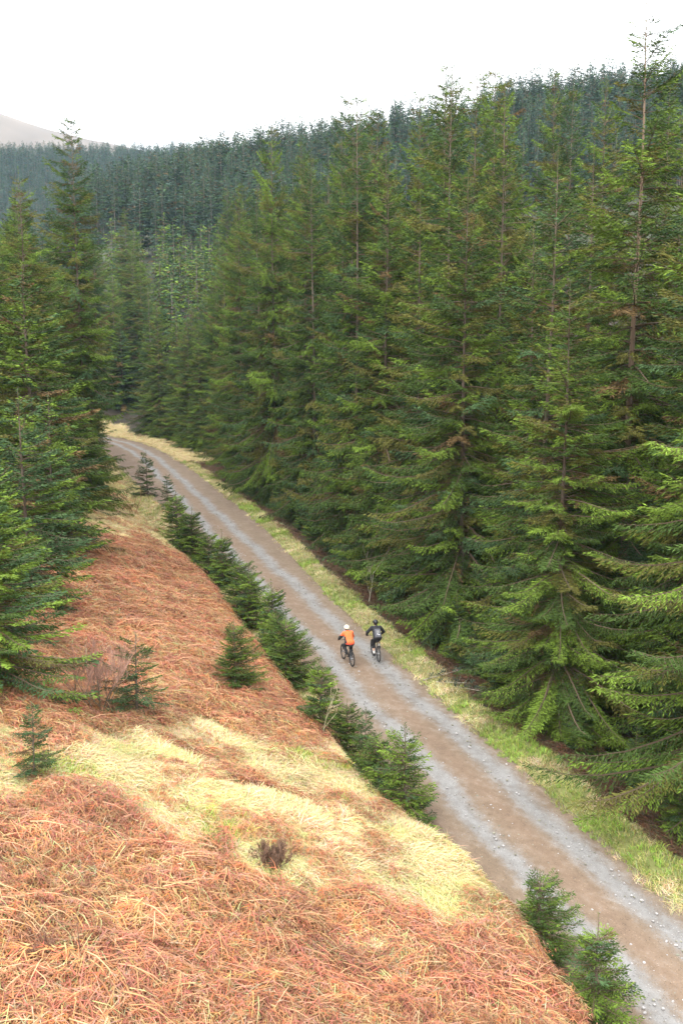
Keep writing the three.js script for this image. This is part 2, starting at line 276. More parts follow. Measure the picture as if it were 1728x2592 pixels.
const BIG = { major: 0.38, H: 25, R: 5.2, cb: 0.3, leader: 0.9, nb: 11, gap: 0.06, whorl: 0.5, taper: 0.68, p0: -0.06, p1: 0.55, droop: 0.55, seg: 6, dead: 0.03, bare: 0.45, sec: 0.185, secMax: 1.05, hang: 0.6, twig: 0.006, shootStep: 0.055, shoot: 0.22, shootW: 0.0215, topOpen: 1.25, snags: 160, r0: 0.21, trunkSeg: 30, mix: bigMix };
const YOUNG = { ...BIG, major: 0.8, H: 9, R: 2.5, cb: 0.25, leader: 0.55, nb: 9, gap: 0.05, whorl: 0.3, taper: 0.85, p0: 0.02, p1: 0.7, droop: 0.34, bare: 0.25, sec: 0.14, secMax: 0.6, hang: 0.32, shootStep: 0.06, shoot: 0.17, shootW: 0.024, snags: 40, r0: 0.1, trunkSeg: 16, dead: 0.02, mix: { deep: 0.25, fresh: 0.35, blue: 0.34, olive: 0.06 }, sides: 7 };
const SAPLING = { ...YOUNG, major: 0.75, H: 2.7, R: 0.92, cb: 0.06, leader: 0.42, nb: 10, gap: 0.04, whorl: 0.15, taper: 0.78, p0: 0.12, p1: 0.75, droop: 0.22, seg: 4, bare: 0.08, sec: 0.075, secMax: 0.3, hang: 0.22, twig: 0.003, shootStep: 0.04, shoot: 0.1, shootW: 0.013, snags: 0, r0: 0.035, trunkSeg: 9, dead: 0.01, mix: { deep: 0.3, fresh: 0.54, blue: 0.16 }, sides: 6 };
const SPARSE = { ...SAPLING, gap: 0.14, whorl: 0.3, nb: 9, leader: 0.32, R: 0.8, sec: 0.06, mix: { blue: 0.6, deep: 0.4 } };
const FAR = { ...BIG, major: 0.6, H: 20, R: 2.5, cb: 5, leader: 0.6, nb: 7, gap: 0.15, whorl: 0.55, seg: 2, bare: 0.3, sec: 0.6, secMax: 0.9, shootStep: 0.28, shoot: 0.62, shootW: 0.1, snags: 24, r0: 0.17, trunkSeg: 8, sides: 5, dead: 0.05, bark: [0.2, 0.17, 0.14], mix: { teal: 0.7, blue: 0.25, deep: 0.05 } };  // blue-green mix carries painted haze that sets the far wood back
const sources = {}; // kind -> list of first specimens, built when first planted
const recipes = {
  big: [{ ...BIG, seed: 11 }, { ...BIG, seed: 22, R: 4.8, H: 24, taper: 0.78, mix: { olive: 0.34, deep: 0.36, fresh: 0.3 } }, { ...BIG, seed: 33, R: 5.4, H: 26, gap: 0.08, mix: { fresh: 0.45, deep: 0.4, olive: 0.15 } }, { ...BIG, seed: 44, R: 4.6, H: 25, gap: 0.1, topOpen: 1.7, bark: [0.17, 0.135, 0.1], mix: { deep: 0.42, blue: 0.3, olive: 0.1, fresh: 0.18 } }, { ...BIG, seed: 55, R: 5.0, H: 23, taper: 0.72, mix: { olive: 0.2, fresh: 0.38, deep: 0.42 } }],
  tall: [{ ...BIG, seed: 66, H: 28, R: 4.7, gap: 0.16, topOpen: 1.5, leader: 1.4, bark: [0.3, 0.215, 0.15], r0: 0.24 }],
  young: [{ ...YOUNG, seed: 71 }, { ...YOUNG, seed: 72, R: 2.2, gap: 0.1, mix: { blue: 0.65, fresh: 0.35 } }],
  middle: [{ ...YOUNG, seed: 75, H: 14, R: 3.0, whorl: 0.36, nb: 9, sec: 0.17, secMax: 0.8, shoot: 0.21, shootW: 0.03, r0: 0.15, bare: 0.5, hang: 0.42, dead: 0.05, mix: { deep: 0.35, olive: 0.15, blue: 0.25, fresh: 0.25 } }],
  sapling: [{ ...SAPLING, seed: 81 }, { ...SAPLING, seed: 82, R: 0.8, leader: 0.62 }, { ...SAPLING, seed: 83, R: 1.05, H: 2.6, mix: { deep: 0.6, fresh: 0.4 } }],
  sparse: [{ ...SPARSE, seed: 91 }, { ...SPARSE, seed: 92, gap: 0.25, R: 0.9 }],
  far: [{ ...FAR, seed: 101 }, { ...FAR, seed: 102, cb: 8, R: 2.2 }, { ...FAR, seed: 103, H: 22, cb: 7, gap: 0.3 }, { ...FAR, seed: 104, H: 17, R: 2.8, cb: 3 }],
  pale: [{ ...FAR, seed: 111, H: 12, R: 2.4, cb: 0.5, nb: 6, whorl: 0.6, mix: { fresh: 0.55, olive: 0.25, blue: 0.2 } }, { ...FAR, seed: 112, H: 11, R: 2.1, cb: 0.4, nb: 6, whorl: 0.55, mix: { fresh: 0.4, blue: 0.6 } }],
};
const geos = {};
const spruceGeometry = (kind, v) => geos[kind + v] ??= spruceGeo(recipes[kind][v]);
const treeName = { big: 'spruce_tree', tall: 'spruce_tree', young: 'young_spruce', middle: 'spruce_tree', sapling: 'spruce_sapling', sparse: 'spruce_sapling', far: 'spruce_tree', pale: 'young_spruce' };
function plant(kind, v, x, D, { h, wide = 1, turn = 0, y, lean = 0, rad }, label, group) {
  const [crown, trunk] = spruceGeometry(kind, v), rec = recipes[kind][v], s = h / rec.H, k = kind + v;
  let t;
  if (sources[k]) { t = sources[k].clone(); t.userData = {}; t.name = numbered(treeName[kind]); scene.add(t); }
  else { t = base(treeName[kind], 0, 0, 0); mesh('trunk', trunk, barkMat, t); mesh('crown', crown, foliageMat, t); sources[k] = t; }
  t.position.set(x, y ?? H(x, D) - 0.03, -D); t.rotation.set(0, turn, lean); if (rad) wide = rad / (rec.R * s); t.scale.set(s * wide, s, s * wide);
  return tag(t, label, kind === 'sapling' || kind === 'sparse' ? 'sapling' : 'tree', group);
}

// ---------------------------------------------------------------- planting
const taken = [];
const free = (x, D, r) => taken.every(([a, b, q]) => (a - x) ** 2 + (b - D) ** 2 > Math.max(r, q) ** 2);
const standAt = (t, D) => [13.5 - 0.2952 * D + (t + rightEdge(D) - 1.8) * 1.043, D]; // point t metres right of the straight track
const heightAt = (D) => lerp(24.5, 36, smooth(26, 90, D));
const gapCut = (x, D) => 1 - 0.42 * smooth(108, 128, D) * Math.exp(-(((x / D + 0.155) / 0.034) ** 2)); // shorter trees where the valley opens
function hero(kind, v, x, D, o, label, group, r = 2.6) { taken.push([x, D, r]); return plant(kind, v, x, D, o, label, group); }
// right-hand stand: those one can single out
hero('tall', 0, 12.3, 42, { h: 30, rad: 4.4, turn: 0.6 }, 'tallest spruce with bare orange-tan upper trunk and spiky tip at right', null, 3.2);
hero('big', 3, 1.1, 70, { h: 34, rad: 4.0, turn: 2 }, 'spruce with pale trunk showing in upper crown, above the middle of the track');
hero('big', 3, 5.8, 54, { h: 30.5, rad: 3.9, turn: 4 }, 'spruce with thin open twiggy top against the sky, right of centre');
hero('big', 1, 8.8, 56, { h: 31, rad: 3.6, turn: 1 }, 'narrow spruce with single spindly tip between open-topped and tallest spruces');
hero('big', 4, 8.7, 46, { h: 21.5, rad: 3.6, turn: 3.1 }, 'shorter spruce with slim pale stem in front of the tallest spruce');
hero('big', 2, 12.4, 28.5, { h: 24, rad: 4.9, turn: 0.9 }, 'nearest big spruce spreading wide green branches in from the right edge', null, 3.4);
hero('big', 0, 12.9, 34.5, { h: 22.5, rad: 4.5, turn: 5.2 }, 'broad spruce at right edge, just behind the nearest big one', null, 3.2);
hero('big', 2, 8.3, 36.5, { h: 17.5, rad: 3.8, turn: 2.4 }, 'bright green spruce overhanging the verge below the tallest spruce', null, 3);
hero('big', 2, -11.0, 109, { h: 33, rad: 3.8, turn: 1.2 }, 'slightly lower spruce left of the conical one, bordering the valley gap');
hero('big', 4, -6.5, 96, { h: 37, rad: 4.0, turn: 0.2 }, 'conical spruce at left end of the right-hand stand, with sky above its tip');
// the rest of that stand, row behind row
{
  const nth = ['nearest', 'second', 'third', 'fourth', 'fifth', 'sixth', 'seventh', 'eighth', 'ninth', 'tenth', 'eleventh', 'twelfth', 'thirteenth', 'fourteenth', 'fifteenth', 'sixteenth', 'seventeenth', 'eighteenth', 'nineteenth', 'twentieth', 'twenty-first', 'twenty-second', 'twenty-third', 'twenty-fourth', 'twenty-fifth', 'twenty-sixth', 'twenty-seventh', 'twenty-eighth', 'twenty-ninth', 'thirtieth'];
  let edgeCount = 0; const r = rng(7);
  [[7.2, 5.2, 0], [12, 5.8, 1], [17.5, 6.4, 1], [24, 7, 1]].forEach(([t0, step, deep], row) => {
    for (let D = 17 + row * 1.3; D < 182; D += step * (0.8 + 0.4 * r()) * lerp(1, 1.35, smooth(60, 160, D))) {
      const q = r(), jt = (r() - 0.5) * 1.8, v = Math.floor(r() * 5), turn = r() * 6.28, dh = (r() - 0.5) * 6;
      let [x] = standAt(t0 + jt, D); if (D > 120) { const [t] = onTrack(x, D); x += t0 + 1.7 + jt - t; }
      if (x > 0.36 * D + 5.5 || !free(x, D, 2.7)) continue;
      if (onTrack(x, D)[0] < 5.6) continue;
      if (row > 1 && D < 32) continue;
      taken.push([x, D, 2.6]);
      plant('big', v, x, D, { h: (heightAt(D) + dh) * (row === 0 ? 0.88 : 1) * gapCut(x, D), rad: (row === 0 ? 3.9 : 4.3) + 0.9 * (q - 0.5), turn }, deep ? 'spruce in the ' + ['', 'second', 'third', 'fourth'][row] + ' row behind the verge, ' + (D < 36 ? 'towards the right edge' : D < 58 ? 'level with the cyclists' : D < 95 ? 'above and beyond the cyclists' : 'near the far bend') : nth[edgeCount++] + ' edge spruce along the right-hand verge, counted from bottom right', deep ? 'spruces inside the right-hand stand' : 'edge row of the right-hand stand');
    }
  });
}
{ // small spruces in the shade of the edge row
  const r = rng(13);
  for (let D = 26; D < 110; D += 1.8 + 2.2 * r()) { const [x] = standAt(4.7 + 1.3 * r(), D), v = Math.floor(r() * 2), h = 1.8 + 2.6 * r(), turn = r() * 6.28; if (taken.some(([a, b]) => (a - x) ** 2 + (b - D) ** 2 < 1.3)) continue; plant('young', v, x, D, { h, wide: 0.95, turn }, 'low young spruce in the shade where forest meets right-hand verge', 'young spruces under the forest edge'); }
}
// left side
hero('young', 0, -9.6, 25.8, { h: 7.2, wide: 1.12, turn: 0.4, y: 4.6 }, 'nearest young spruce at left edge behind the lone little sapling', null, 2.5);
hero('young', 1, -12.5, 38.5, { h: 8.8, wide: 1.12, turn: 1.7 }, 'blue-green young spruce at left, between nearest one and dark taller one', null, 2.5);
hero('young', 0, -11.6, 31.5, { h: 8.0, wide: 1.1, turn: 2.9 }, 'young spruce half cut off by the left edge, behind the nearest one', null, 2.2);
hero('middle', 0, -16.0, 51, { h: 14.2, wide: 1.15, turn: 0.9 }, 'middle-sized dark spruce at left with bracken reaching its foot', null, 3);
hero('young', 0, -13.8, 46.5, { h: 8.4, wide: 1.1, turn: 4.1 }, 'olive young spruce at the top corner of the bracken bank', null, 2.4);
hero('big', 0, -19.6, 75, { h: 29.5, rad: 3.9, turn: 2.2 }, 'tallest spruce on the left with spiky tip above the far wood', null, 3);
hero('big', 1, -20.2, 64, { h: 21.5, rad: 3.5, turn: 0.3 }, 'spruce with thin tan trunk left of the tallest left-hand spruce', null, 3);
hero('middle', 0, -25.4, 92, { h: 17, wide: 1.1, turn: 3.6 }, 'dark spruce hiding the inside of the track bend', null, 3);
hero('middle', 0, -29.2, 108, { h: 16, wide: 1.15, turn: 5.1 }, 'dense spruce at the inner verge just before the bend', null, 3);
{
  const r = rng(19);
  for (let D = 52; D < 176; D += 5) for (let x = -0.37 * D - 5; x < 0; x += 5) {
    const xx = x + (r() - 0.5) * 2.6, dd = D + (r() - 0.5) * 2.4, v = Math.floor(r() * 5), turn = r() * 6.28, q = r(), [t] = onTrack(xx, dd);
    if (t > -10.5 - (dd > 110 ? -2 : 0) || t < -23 || xx < -0.36 * dd - 2.5 || !free(xx, dd, 3.1)) continue;
    if (dd < 62 && t > -17) continue;
    if (xx > -0.236 * dd - 3.4) continue;
    taken.push([xx, dd, 3]);
    plant('big', v, xx, dd, { h: (lerp(18, 25, smooth(55, 110, dd)) + (q - 0.5) * 5) * (t > -14 ? 0.85 : 1), rad: 3.3 + 0.8 * q, turn }, 'spruce in the left-hand stand, ' + (dd < 75 ? 'around the tall spiky-tipped one' : dd < 110 ? 'midway towards the bend' : 'closest to the bend'), 'spruces of the left-hand stand');
  }
  for (let D = 190; D < 226; D += 8) for (let x = -0.36 * D; x < -0.04 * D; x += 8) {
    const xx = x + (r() - 0.5) * 3, dd = D + (r() - 0.5) * 3, v = Math.floor(r() * 5), turn = r() * 6.28, q = r(), [t] = onTrack(xx, dd), a = xx / dd;
    if (t < 7.5 || !free(xx, dd, 3.4)) continue;
    const low = Math.exp(-(((a + 0.157) / 0.04) ** 2));
    taken.push([xx, dd, 3.2]);
    plant(low > 0.45 ? 'pale' : 'big', low > 0.45 ? v % 2 : v, xx, dd, { h: low > 0.45 ? 13 + 5 * q : 23 + (q - 0.5) * 7, rad: low > 0.45 ? 3 : 4.2, turn }, low > 0.45 ? 'paler lower spruce in the opening behind the bend' : 'dark spruce in the stand behind the pale verge of the bend', 'spruces beyond the bend');
  }
  for (const [xx, dd, h] of [[-46, 191, 15], [-41.5, 188, 17], [-37, 190, 14], [-51, 196, 18], [-43.5, 196, 19]]) { taken.push([xx, dd, 2.5]); plant('middle', 0, xx, dd, { h, rad: 3.6, turn: dd }, 'bushy spruce directly behind the outer verge of the bend', 'bushy spruces at the bend'); }
  // lower slope of the far side: paler young trees in the gap
  for (let D = 204; D < 258; D += 6) for (let x = -0.22 * D; x < -0.07 * D; x += 5) {
    const xx = x + (r() - 0.5) * 3.4, dd = D + (r() - 0.5) * 3.4, v = Math.floor(r() * 2), turn = r() * 6.28, q = r();
    if (!free(xx, dd, 2.4)) continue; taken.push([xx, dd, 2.2]);
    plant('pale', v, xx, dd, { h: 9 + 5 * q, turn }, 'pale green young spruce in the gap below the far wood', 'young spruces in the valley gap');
  }
}
{ // the wood on the far hillside
  const r = rng(29), rest = [];
  for (let D = 258; D < 376; D += 4.4) for (let x = -0.31 * D; x < 0.42 * D; x += 4.0) {
    const xx = x + (r() - 0.5) * 3.6, dd = D + (r() - 0.5) * 3.8, v = Math.floor(r() * 4), turn = r() * 6.28, h = 12.5 + 5.5 * r() + 8 * fbm(xx * 0.03, dd * 0.03, 8), a = xx / dd, y = H(xx, dd);
    if (fbm(xx * 0.03, dd * 0.03, 55) < 0.27) continue;
    if (a < -0.1 && a > -0.25 && dd < 284 && dd > 262) plantFar(xx, dd, v, h, turn, y, 'front');
    else rest.push([xx, dd, v, h, turn, y, a]);
  }
  function plantFar(xx, dd, v, h, turn, y, w) {
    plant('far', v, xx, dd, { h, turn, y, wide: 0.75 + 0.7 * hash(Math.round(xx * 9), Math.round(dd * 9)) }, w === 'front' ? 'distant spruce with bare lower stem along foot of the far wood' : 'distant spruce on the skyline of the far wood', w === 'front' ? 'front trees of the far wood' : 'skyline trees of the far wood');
  }
  const stuff = [[], [], [], []]; let sky = 0, dd0;
  for (const q of rest) { if (q[1] < 362 && (dd0 = q[0] / q[1]) < 0.36 && dd0 > -0.27 && sky < 80 && q[1] > 346) { sky++; plantFar(q[0], q[1], q[2], q[3], q[4], q[5], 'sky'); } else stuff[q[2]].push(q); }
  // woods farther off to the left, beyond counting
  for (let D = 620; D < 1000; D += 9) for (let x = -0.40 * D; x < -0.12 * D; x += 8) { const xx = x + (r() - 0.5) * 7, dd = D + (r() - 0.5) * 8, v = Math.floor(r() * 4); stuff[v].push([xx, dd, v, 20 + 5 * r(), r() * 6.28, H(xx, dd)]); }
  const wood = base('distant_wood', 0, 0, 0); tag(wood, 'distant spruce wood merging into a blue-green mass on the hills', 'wood', null, 'stuff');
  const M = new THREE.Matrix4(), Q = new THREE.Quaternion(), up = V(0, 1, 0);
  stuff.forEach((list, v) => {
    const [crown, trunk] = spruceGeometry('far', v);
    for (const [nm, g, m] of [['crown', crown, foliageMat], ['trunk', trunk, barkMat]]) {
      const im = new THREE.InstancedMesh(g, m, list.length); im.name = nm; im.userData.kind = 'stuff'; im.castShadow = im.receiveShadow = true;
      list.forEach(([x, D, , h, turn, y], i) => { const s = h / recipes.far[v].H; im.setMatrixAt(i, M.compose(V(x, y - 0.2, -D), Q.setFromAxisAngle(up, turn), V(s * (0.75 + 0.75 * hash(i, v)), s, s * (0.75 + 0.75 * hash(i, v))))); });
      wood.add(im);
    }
  });
}
// roadside and bank saplings
const gS = 'spruce saplings along the foot of the bank';
const sap = (kind, v, x, D, h, wide, turn, label, y) => { taken.push([x, D, 0.5]); return plant(kind, v, x, D, { h, wide, turn, y }, label, gS); };
sap('sapling', 2, 4.55, 21.1, 2.35, 1.0, 0.3, 'bushy sapling at the lower right where the bracken bank ends');
sap('sapling', 1, 5.3, 18.9, 2.75, 1.02, 1.4, 'nearest sapling with long bare leader, cut by the bottom edge');
sap('sapling', 0, 1.95, 27.6, 3.5, 0.94, 2.2, 'pointed dark sapling beside the wheel rut below the cyclists');
sap('sparse', 0, 0.75, 31.2, 2.6, 0.9, 0.7, 'slim open sapling squeezed between two bushier ones below the cyclists');
sap('sapling', 2, 1.2, 29.3, 2.5, 0.98, 3.6, 'rounded sapling just left of the pointed dark one');
sap('sapling', 0, -0.75, 33.2, 3.2, 0.98, 4.2, 'bushy sapling behind the leafless pale stem');
sap('sapling', 2, 0.15, 32.6, 2.4, 0.92, 5.2, 'low sapling touching the right side of the one behind the pale stem');
sap('sapling', 2, -2.35, 40.3, 3.3, 1.1, 1.1, 'broad dark sapling directly left of the orange-jacketed cyclist');
sap('sapling', 2, -3.95, 34.8, 2.65, 0.9, 0.5, 'dome-shaped sapling standing alone out on the bracken bank');
sap('sapling', 1, -3.35, 45.4, 3.6, 0.98, 2.9, 'sapling with two tall leaders upslope of the broad dark one');
sap('sapling', 0, -2.9, 43.4, 2.7, 0.98, 1.9, 'small sapling wedged behind the broad dark one');
sap('sapling', 0, -4.7, 49.3, 3.5, 1.02, 3.3, 'sapling midway up the row, above the dome-shaped one');
sap('sapling', 2, -5.6, 52.5, 3.2, 1.07, 0.2, 'rounded sapling midway up the row beside the bracken edge');
sap('sapling', 1, -7.3, 58.6, 3.6, 1.07, 2.5, 'dense sapling in the upper half of the roadside row');
sap('sapling', 0, -8.6, 62.0, 3.0, 1.18, 5.5, 'squat sapling below the pair near the pale grass');
sap('sapling', 2, -10.2, 66.2, 3.8, 1.07, 4.4, 'large sapling at upper end of the row by the pale grass');
sap('sapling', 0, -11.9, 70.2, 4.4, 1.02, 1.2, 'tall dense sapling topping the roadside row');
sap('sparse', 1, -19.4, 98, 4.6, 1.0, 0.4, 'thin spiky sapling seen against the gravel near the bend');
sap('sparse', 0, -15.9, 89, 3.4, 0.95, 2.6, 'small spiky sapling against the gravel below the bend');
sap('sparse', 1, -6.0, 27.9, 2.6, 1.2, 1.5, 'thin tiered sapling beside the leafless shrub');
sap('sparse', 0, -6.95, 21.0, 1.85, 1.0, 0.9, 'lone little sapling in the pale grass at the left edge');

// ---------------------------------------------------------------- bank and verge vegetation
const upY = V(0, 1, 0);
function normalAt(x, D) { const e = 0.25; return V(H(x - e, D) - H(x + e, D), 2 * e, H(x, D + e) - H(x, D - e)).normalize(); }
// ribbon of a few bent pieces
function ribbon(T, p, dir, len, w, sag, rise, col, n = 3, roll = 0) {
  const a = p.clone(), side = V(-dir.z, roll, dir.x).normalize(); let pitch = rise; const yaw = Math.atan2(dir.z, dir.x);
  for (let i = 0; i < n; i++) {
    const l = len / n, b = a.clone().add(V(Math.cos(yaw) * Math.cos(pitch) * l, Math.sin(pitch) * l, Math.sin(yaw) * Math.cos(pitch) * l));
    const w0 = w * (1 - i / n * 0.75), w1 = i === n - 1 ? 0 : w * (1 - (i + 1) / n * 0.75);
    T.tri(a.x - side.x * w0, a.y - side.y * w0, a.z - side.z * w0, a.x + side.x * w0, a.y + side.y * w0, a.z + side.z * w0, b.x + side.x * w1, b.y + side.y * w1, b.z + side.z * w1, col);
    if (w1 > 0) T.tri(a.x - side.x * w0, a.y - side.y * w0, a.z - side.z * w0, b.x + side.x * w1, b.y + side.y * w1, b.z + side.z * w1, b.x - side.x * w1, b.y - side.y * w1, b.z - side.z * w1, col);
    a.copy(b); pitch -= sag / n;
  }
  return a;
}
const BR = [[0.38, 0.162, 0.072], [0.33, 0.128, 0.053], [0.42, 0.21, 0.1], [0.23, 0.08, 0.037], [0.45, 0.29, 0.15], [0.37, 0.185, 0.115]];
function brackenMat(seed) { // collapsed dead fronds, lying mostly one way (+x)
  const r = rng(seed), T = new Tris(1024);
  for (let k = 0; k < 19; k++) {
    const a = (r() - 0.5) * 2.8, dir = V(Math.cos(a), 0, Math.sin(a)), p = V((r() - 0.7) * 0.6, 0.05 + r() * 0.16, (r() - 0.5) * 0.75), len = 0.4 + 0.5 * r();
    const tone = BR[Math.floor(Math.pow(r(), 1.7) * 6)], c = tone.map((x) => x * (0.75 + 0.5 * r())), rise = 0.02 + 0.42 * r() * r(), sag = 0.4 + 0.7 * r();
    ribbon(T, p, dir, len, 0.0055 + 0.005 * r(), sag, rise, c, 3, r() - 0.5);
    const n = 7; for (let i = 1; i <= n; i++) for (const s of [-1, 1]) {
      if (r() < 0.2) continue; const v = i / n, y = p.y + Math.sin(rise) * len * v - 0.5 * sag * len * v * v, q = V(p.x + dir.x * len * v, y, p.z + dir.z * len * v), b = a + s * (0.7 + 0.5 * r());
      ribbon(T, q, V(Math.cos(b), 0, Math.sin(b)), (0.17 - 0.11 * v) * (0.6 + 0.9 * r()), 0.0055 + 0.008 * r(), 1.2, (r() - 0.75) * 0.9, c.map((x) => x * (0.8 + 0.4 * r())), 1, (r() - 0.5) * 2);
    }
  }
  return T.geo();
}
const STRAW = [[0.58, 0.49, 0.28], [0.63, 0.55, 0.35], [0.5, 0.4, 0.19], [0.53, 0.38, 0.21], [0.46, 0.41, 0.16]];
function grassTuft(seed, o) { // long blades lying over towards +x
  const r = rng(seed), T = new Tris(1024);
  for (let k = 0; k < o.n; k++) {
    const a = (r() - 0.5) * o.fan, dir = V(Math.cos(a), 0, Math.sin(a)), p = V((r() - 0.5) * o.spread, 0, (r() - 0.5) * o.spread), tone = o.tones[Math.floor(r() * o.tones.length)];
    ribbon(T, p, dir, o.len * (0.5 + 0.7 * r()), o.w * (0.6 + 0.8 * r()), o.sag * (0.6 + 0.8 * r()), o.rise * (0.5 + 0.8 * r()), tone.map((c) => c * (0.75 + 0.5 * r())), 3, (r() - 0.5) * 0.8);
  }
  return T.geo();
}
const leafMat = new THREE.MeshStandardMaterial({ vertexColors: true, roughness: 0.85, side: THREE.DoubleSide });
const mats = [1, 2, 3, 4, 5].map((s) => brackenMat(300 + s));
const straw = [1, 2, 3].map((s) => grassTuft(400 + s, { n: 50, fan: 3.4, spread: 0.55, len: 0.4, w: 0.0065, sag: 1.1, rise: 0.55, tones: STRAW }));
const GREENS = [[0.2, 0.26, 0.045], [0.27, 0.3, 0.06], [0.4, 0.36, 0.13], [0.5, 0.42, 0.2], [0.14, 0.21, 0.04]];
const verge = [1, 2, 3].map((s) => grassTuft(500 + s, { n: 34, fan: 6.28, spread: 0.34, len: 0.26, w: 0.0075, sag: 1.3, rise: 1.3, tones: GREENS }));
const drab = [1, 2].map((s) => grassTuft(520 + s, { n: 30, fan: 6.28, spread: 0.36, len: 0.24, w: 0.007, sag: 1.4, rise: 1.15, tones: [STRAW[2], STRAW[4], STRAW[0], [0.3, 0.27, 0.09], [0.33, 0.2, 0.1]] }));
const lush = [grassTuft(530, { n: 40, fan: 6.28, spread: 0.3, len: 0.24, w: 0.009, sag: 1.2, rise: 1.3, tones: [[0.2, 0.33, 0.04], [0.3, 0.38, 0.07], [0.24, 0.3, 0.05]] })];
const beds = { bracken: mats.map(() => []), straw: straw.map(() => []), verge: verge.map(() => []), drab: drab.map(() => []), lush: [[]] };
{
  const r = rng(77), M = new THREE.Matrix4(), Q = new THREE.Quaternion(), Q2 = new THREE.Quaternion();
  const put = (bed, x, D, scale, yaw, lift, tint) => {
    const list = beds[bed][Math.floor(r() * beds[bed].length)], n = normalAt(x, D); Q.setFromUnitVectors(upY, n); Q2.setFromAxisAngle(upY, yaw); Q.multiply(Q2);
    list.push([M.compose(V(x, H(x, D) + lift, -D), Q, V(scale * (0.85 + 0.3 * r()), scale * (0.8 + 0.5 * r()), scale)).clone(), tint]);
  };
  // sown over the ground in view, thinner and larger with distance
  for (let D = 9; D < 130; ) {
    const cell = lerp(0.2, 0.42, smooth(14, 90, D));
    for (let x = -0.40 * D - 3; x < Math.min(0.40 * D + 4, 13.5 - 0.2952 * D + 9); x += cell) {
      const xx = x + (r() - 0.5) * cell, dd = D + (r() - 0.5) * cell, k = cover(xx, dd), sc = lerp(0.95, 1.5, smooth(20, 100, dd));
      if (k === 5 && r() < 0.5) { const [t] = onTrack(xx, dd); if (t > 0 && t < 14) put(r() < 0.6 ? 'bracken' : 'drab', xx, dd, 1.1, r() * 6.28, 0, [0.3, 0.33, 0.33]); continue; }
      if (k === 0 || k > 4) { r(); continue; }
      const flow = (fbm(xx * 0.45, dd * 0.45, 15, 3) - 0.5) * 9 - 0.5, tk = 0.6 + 0.8 * fbm(xx * 0.8, dd * 0.8, 25, 3) + (r() - 0.5) * 0.25;
      if (k === 2) {
        if (r() < 0.76) put('bracken', xx, dd, sc * (0.6 + 0.85 * fbm(xx * 1.3, dd * 1.3, 95, 2)), flow + (r() - 0.5) * 1.6, -0.02 + 0.1 * r(), [tk, tk * (0.92 + 0.16 * fbm(xx * 0.35, dd * 0.35, 35, 3)), tk]);
        if (r() < 0.06) put('straw', xx, dd, 0.9 * sc, flow, 0, [tk, tk, tk]);
      } else if (k === 1) {
        const gp = fbm(xx * 0.3, dd * 0.3, 45, 3), jx = xx + (r() - 0.5) * 0.7, jd = dd + (r() - 0.5) * 0.5, green = blob(jx, jd, -6.3, 21.6, 0.7, 0.45) || blob(jx, jd, -1.1, 29.2, 1.3, 0.6) || blob(jx, jd, -2.9, 21.4, 0.6, 0.35) || gp > 0.76;
        if (green && r() < 0.75) { put('lush', xx, dd, sc * (0.6 + 0.6 * r()), r() * 6.28, 0.01, [1.05 + 0.3 * r(), 1, 1]); if (r() < 0.45) continue; }
        { const k2 = 0.3 + 0.74 * tk, yg = smooth(0.5, 0.75, fbm(xx * 0.7, dd * 0.7, 105, 3)); put('straw', xx, dd, sc * (0.5 + 1.0 * fbm(xx * 1.4, dd * 1.4, 96, 2)), flow + (r() - 0.5) * 2.2, 0, [k2 * (1.04 - 0.12 * yg), k2 * 1.02, k2 * (1 - 0.22 * yg)]); }
        if (r() < 0.4 * smooth(0.5, 0.7, fbm(xx * 0.5, dd * 0.5, 65, 3))) put('bracken', xx, dd, 0.8 * sc, flow, 0.02, [tk, tk, tk]);
      } else if (k === 3) { if (r() < 0.75) put(r() < 0.3 ? 'verge' : r() < 0.3 ? 'straw' : 'drab', xx, dd, sc * 0.9, r() * 6.28, 0, [tk, tk, tk]); if (r() < 0.08) put('bracken', xx, dd, 0.6, r() * 6.28, 0, [tk, tk, tk]); }
      else { const g = fbm(xx * 0.45, dd * 0.45, 85, 3) + (r() - 0.5) * 0.2; put(g > 0.62 ? 'lush' : g > 0.47 ? 'verge' : g > 0.43 ? 'straw' : 'drab', xx, dd, sc * (0.5 + 0.55 * r()), r() * 6.28, 0, [tk, tk, tk]); }
    }
    D += cell;
  }
  for (let D = 130; D < 192; D += 0.5) for (let x = -0.36 * D; x < -0.08 * D; x += 0.5) { const xx = x + (r() - 0.5) * 0.5, dd = D + (r() - 0.5) * 0.5, k = cover(xx, dd); if (k === 1) put('straw', xx, dd, 1.9, r() * 6.28, 0, [1.05, 1.05, 1]); else if (k === 3 || k === 4) put('drab', xx, dd, 1.6, r() * 6.28, 0, [1, 1, 1]); }
  // scattered grass and brash on the open forest floor by the verge
}
function bedOf(name, key, list, label, category) {
  const g = base(name, 0, 0, 0); tag(g, label, category, null, 'stuff');
  const C = new THREE.Color();
  beds[key].forEach((b, i) => { if (!b.length) return; const im = new THREE.InstancedMesh(list[i], leafMat, b.length); im.name = key === 'bracken' ? 'frond_mat' : 'grass_tuft'; im.userData.kind = 'stuff'; im.castShadow = im.receiveShadow = true; b.forEach(([m, t], k) => { im.setMatrixAt(k, m); im.setColorAt(k, C.setRGB(...t)); }); g.add(im); });
}
bedOf('bracken', 'bracken', mats, 'rust-orange dead bracken lying flat over the bank', 'bracken');
bedOf('dry_grass', 'straw', straw, 'pale straw-coloured matted grass on the bank', 'grass');
bedOf('verge_grass', 'verge', verge, 'short yellow-green grass along the track verges', 'grass');
bedOf('drab_grass', 'drab', drab, 'brownish thin grass between bank foot and gravel', 'grass');
bedOf('lush_grass', 'lush', lush, 'bright green grass patches on verge and bank', 'grass');
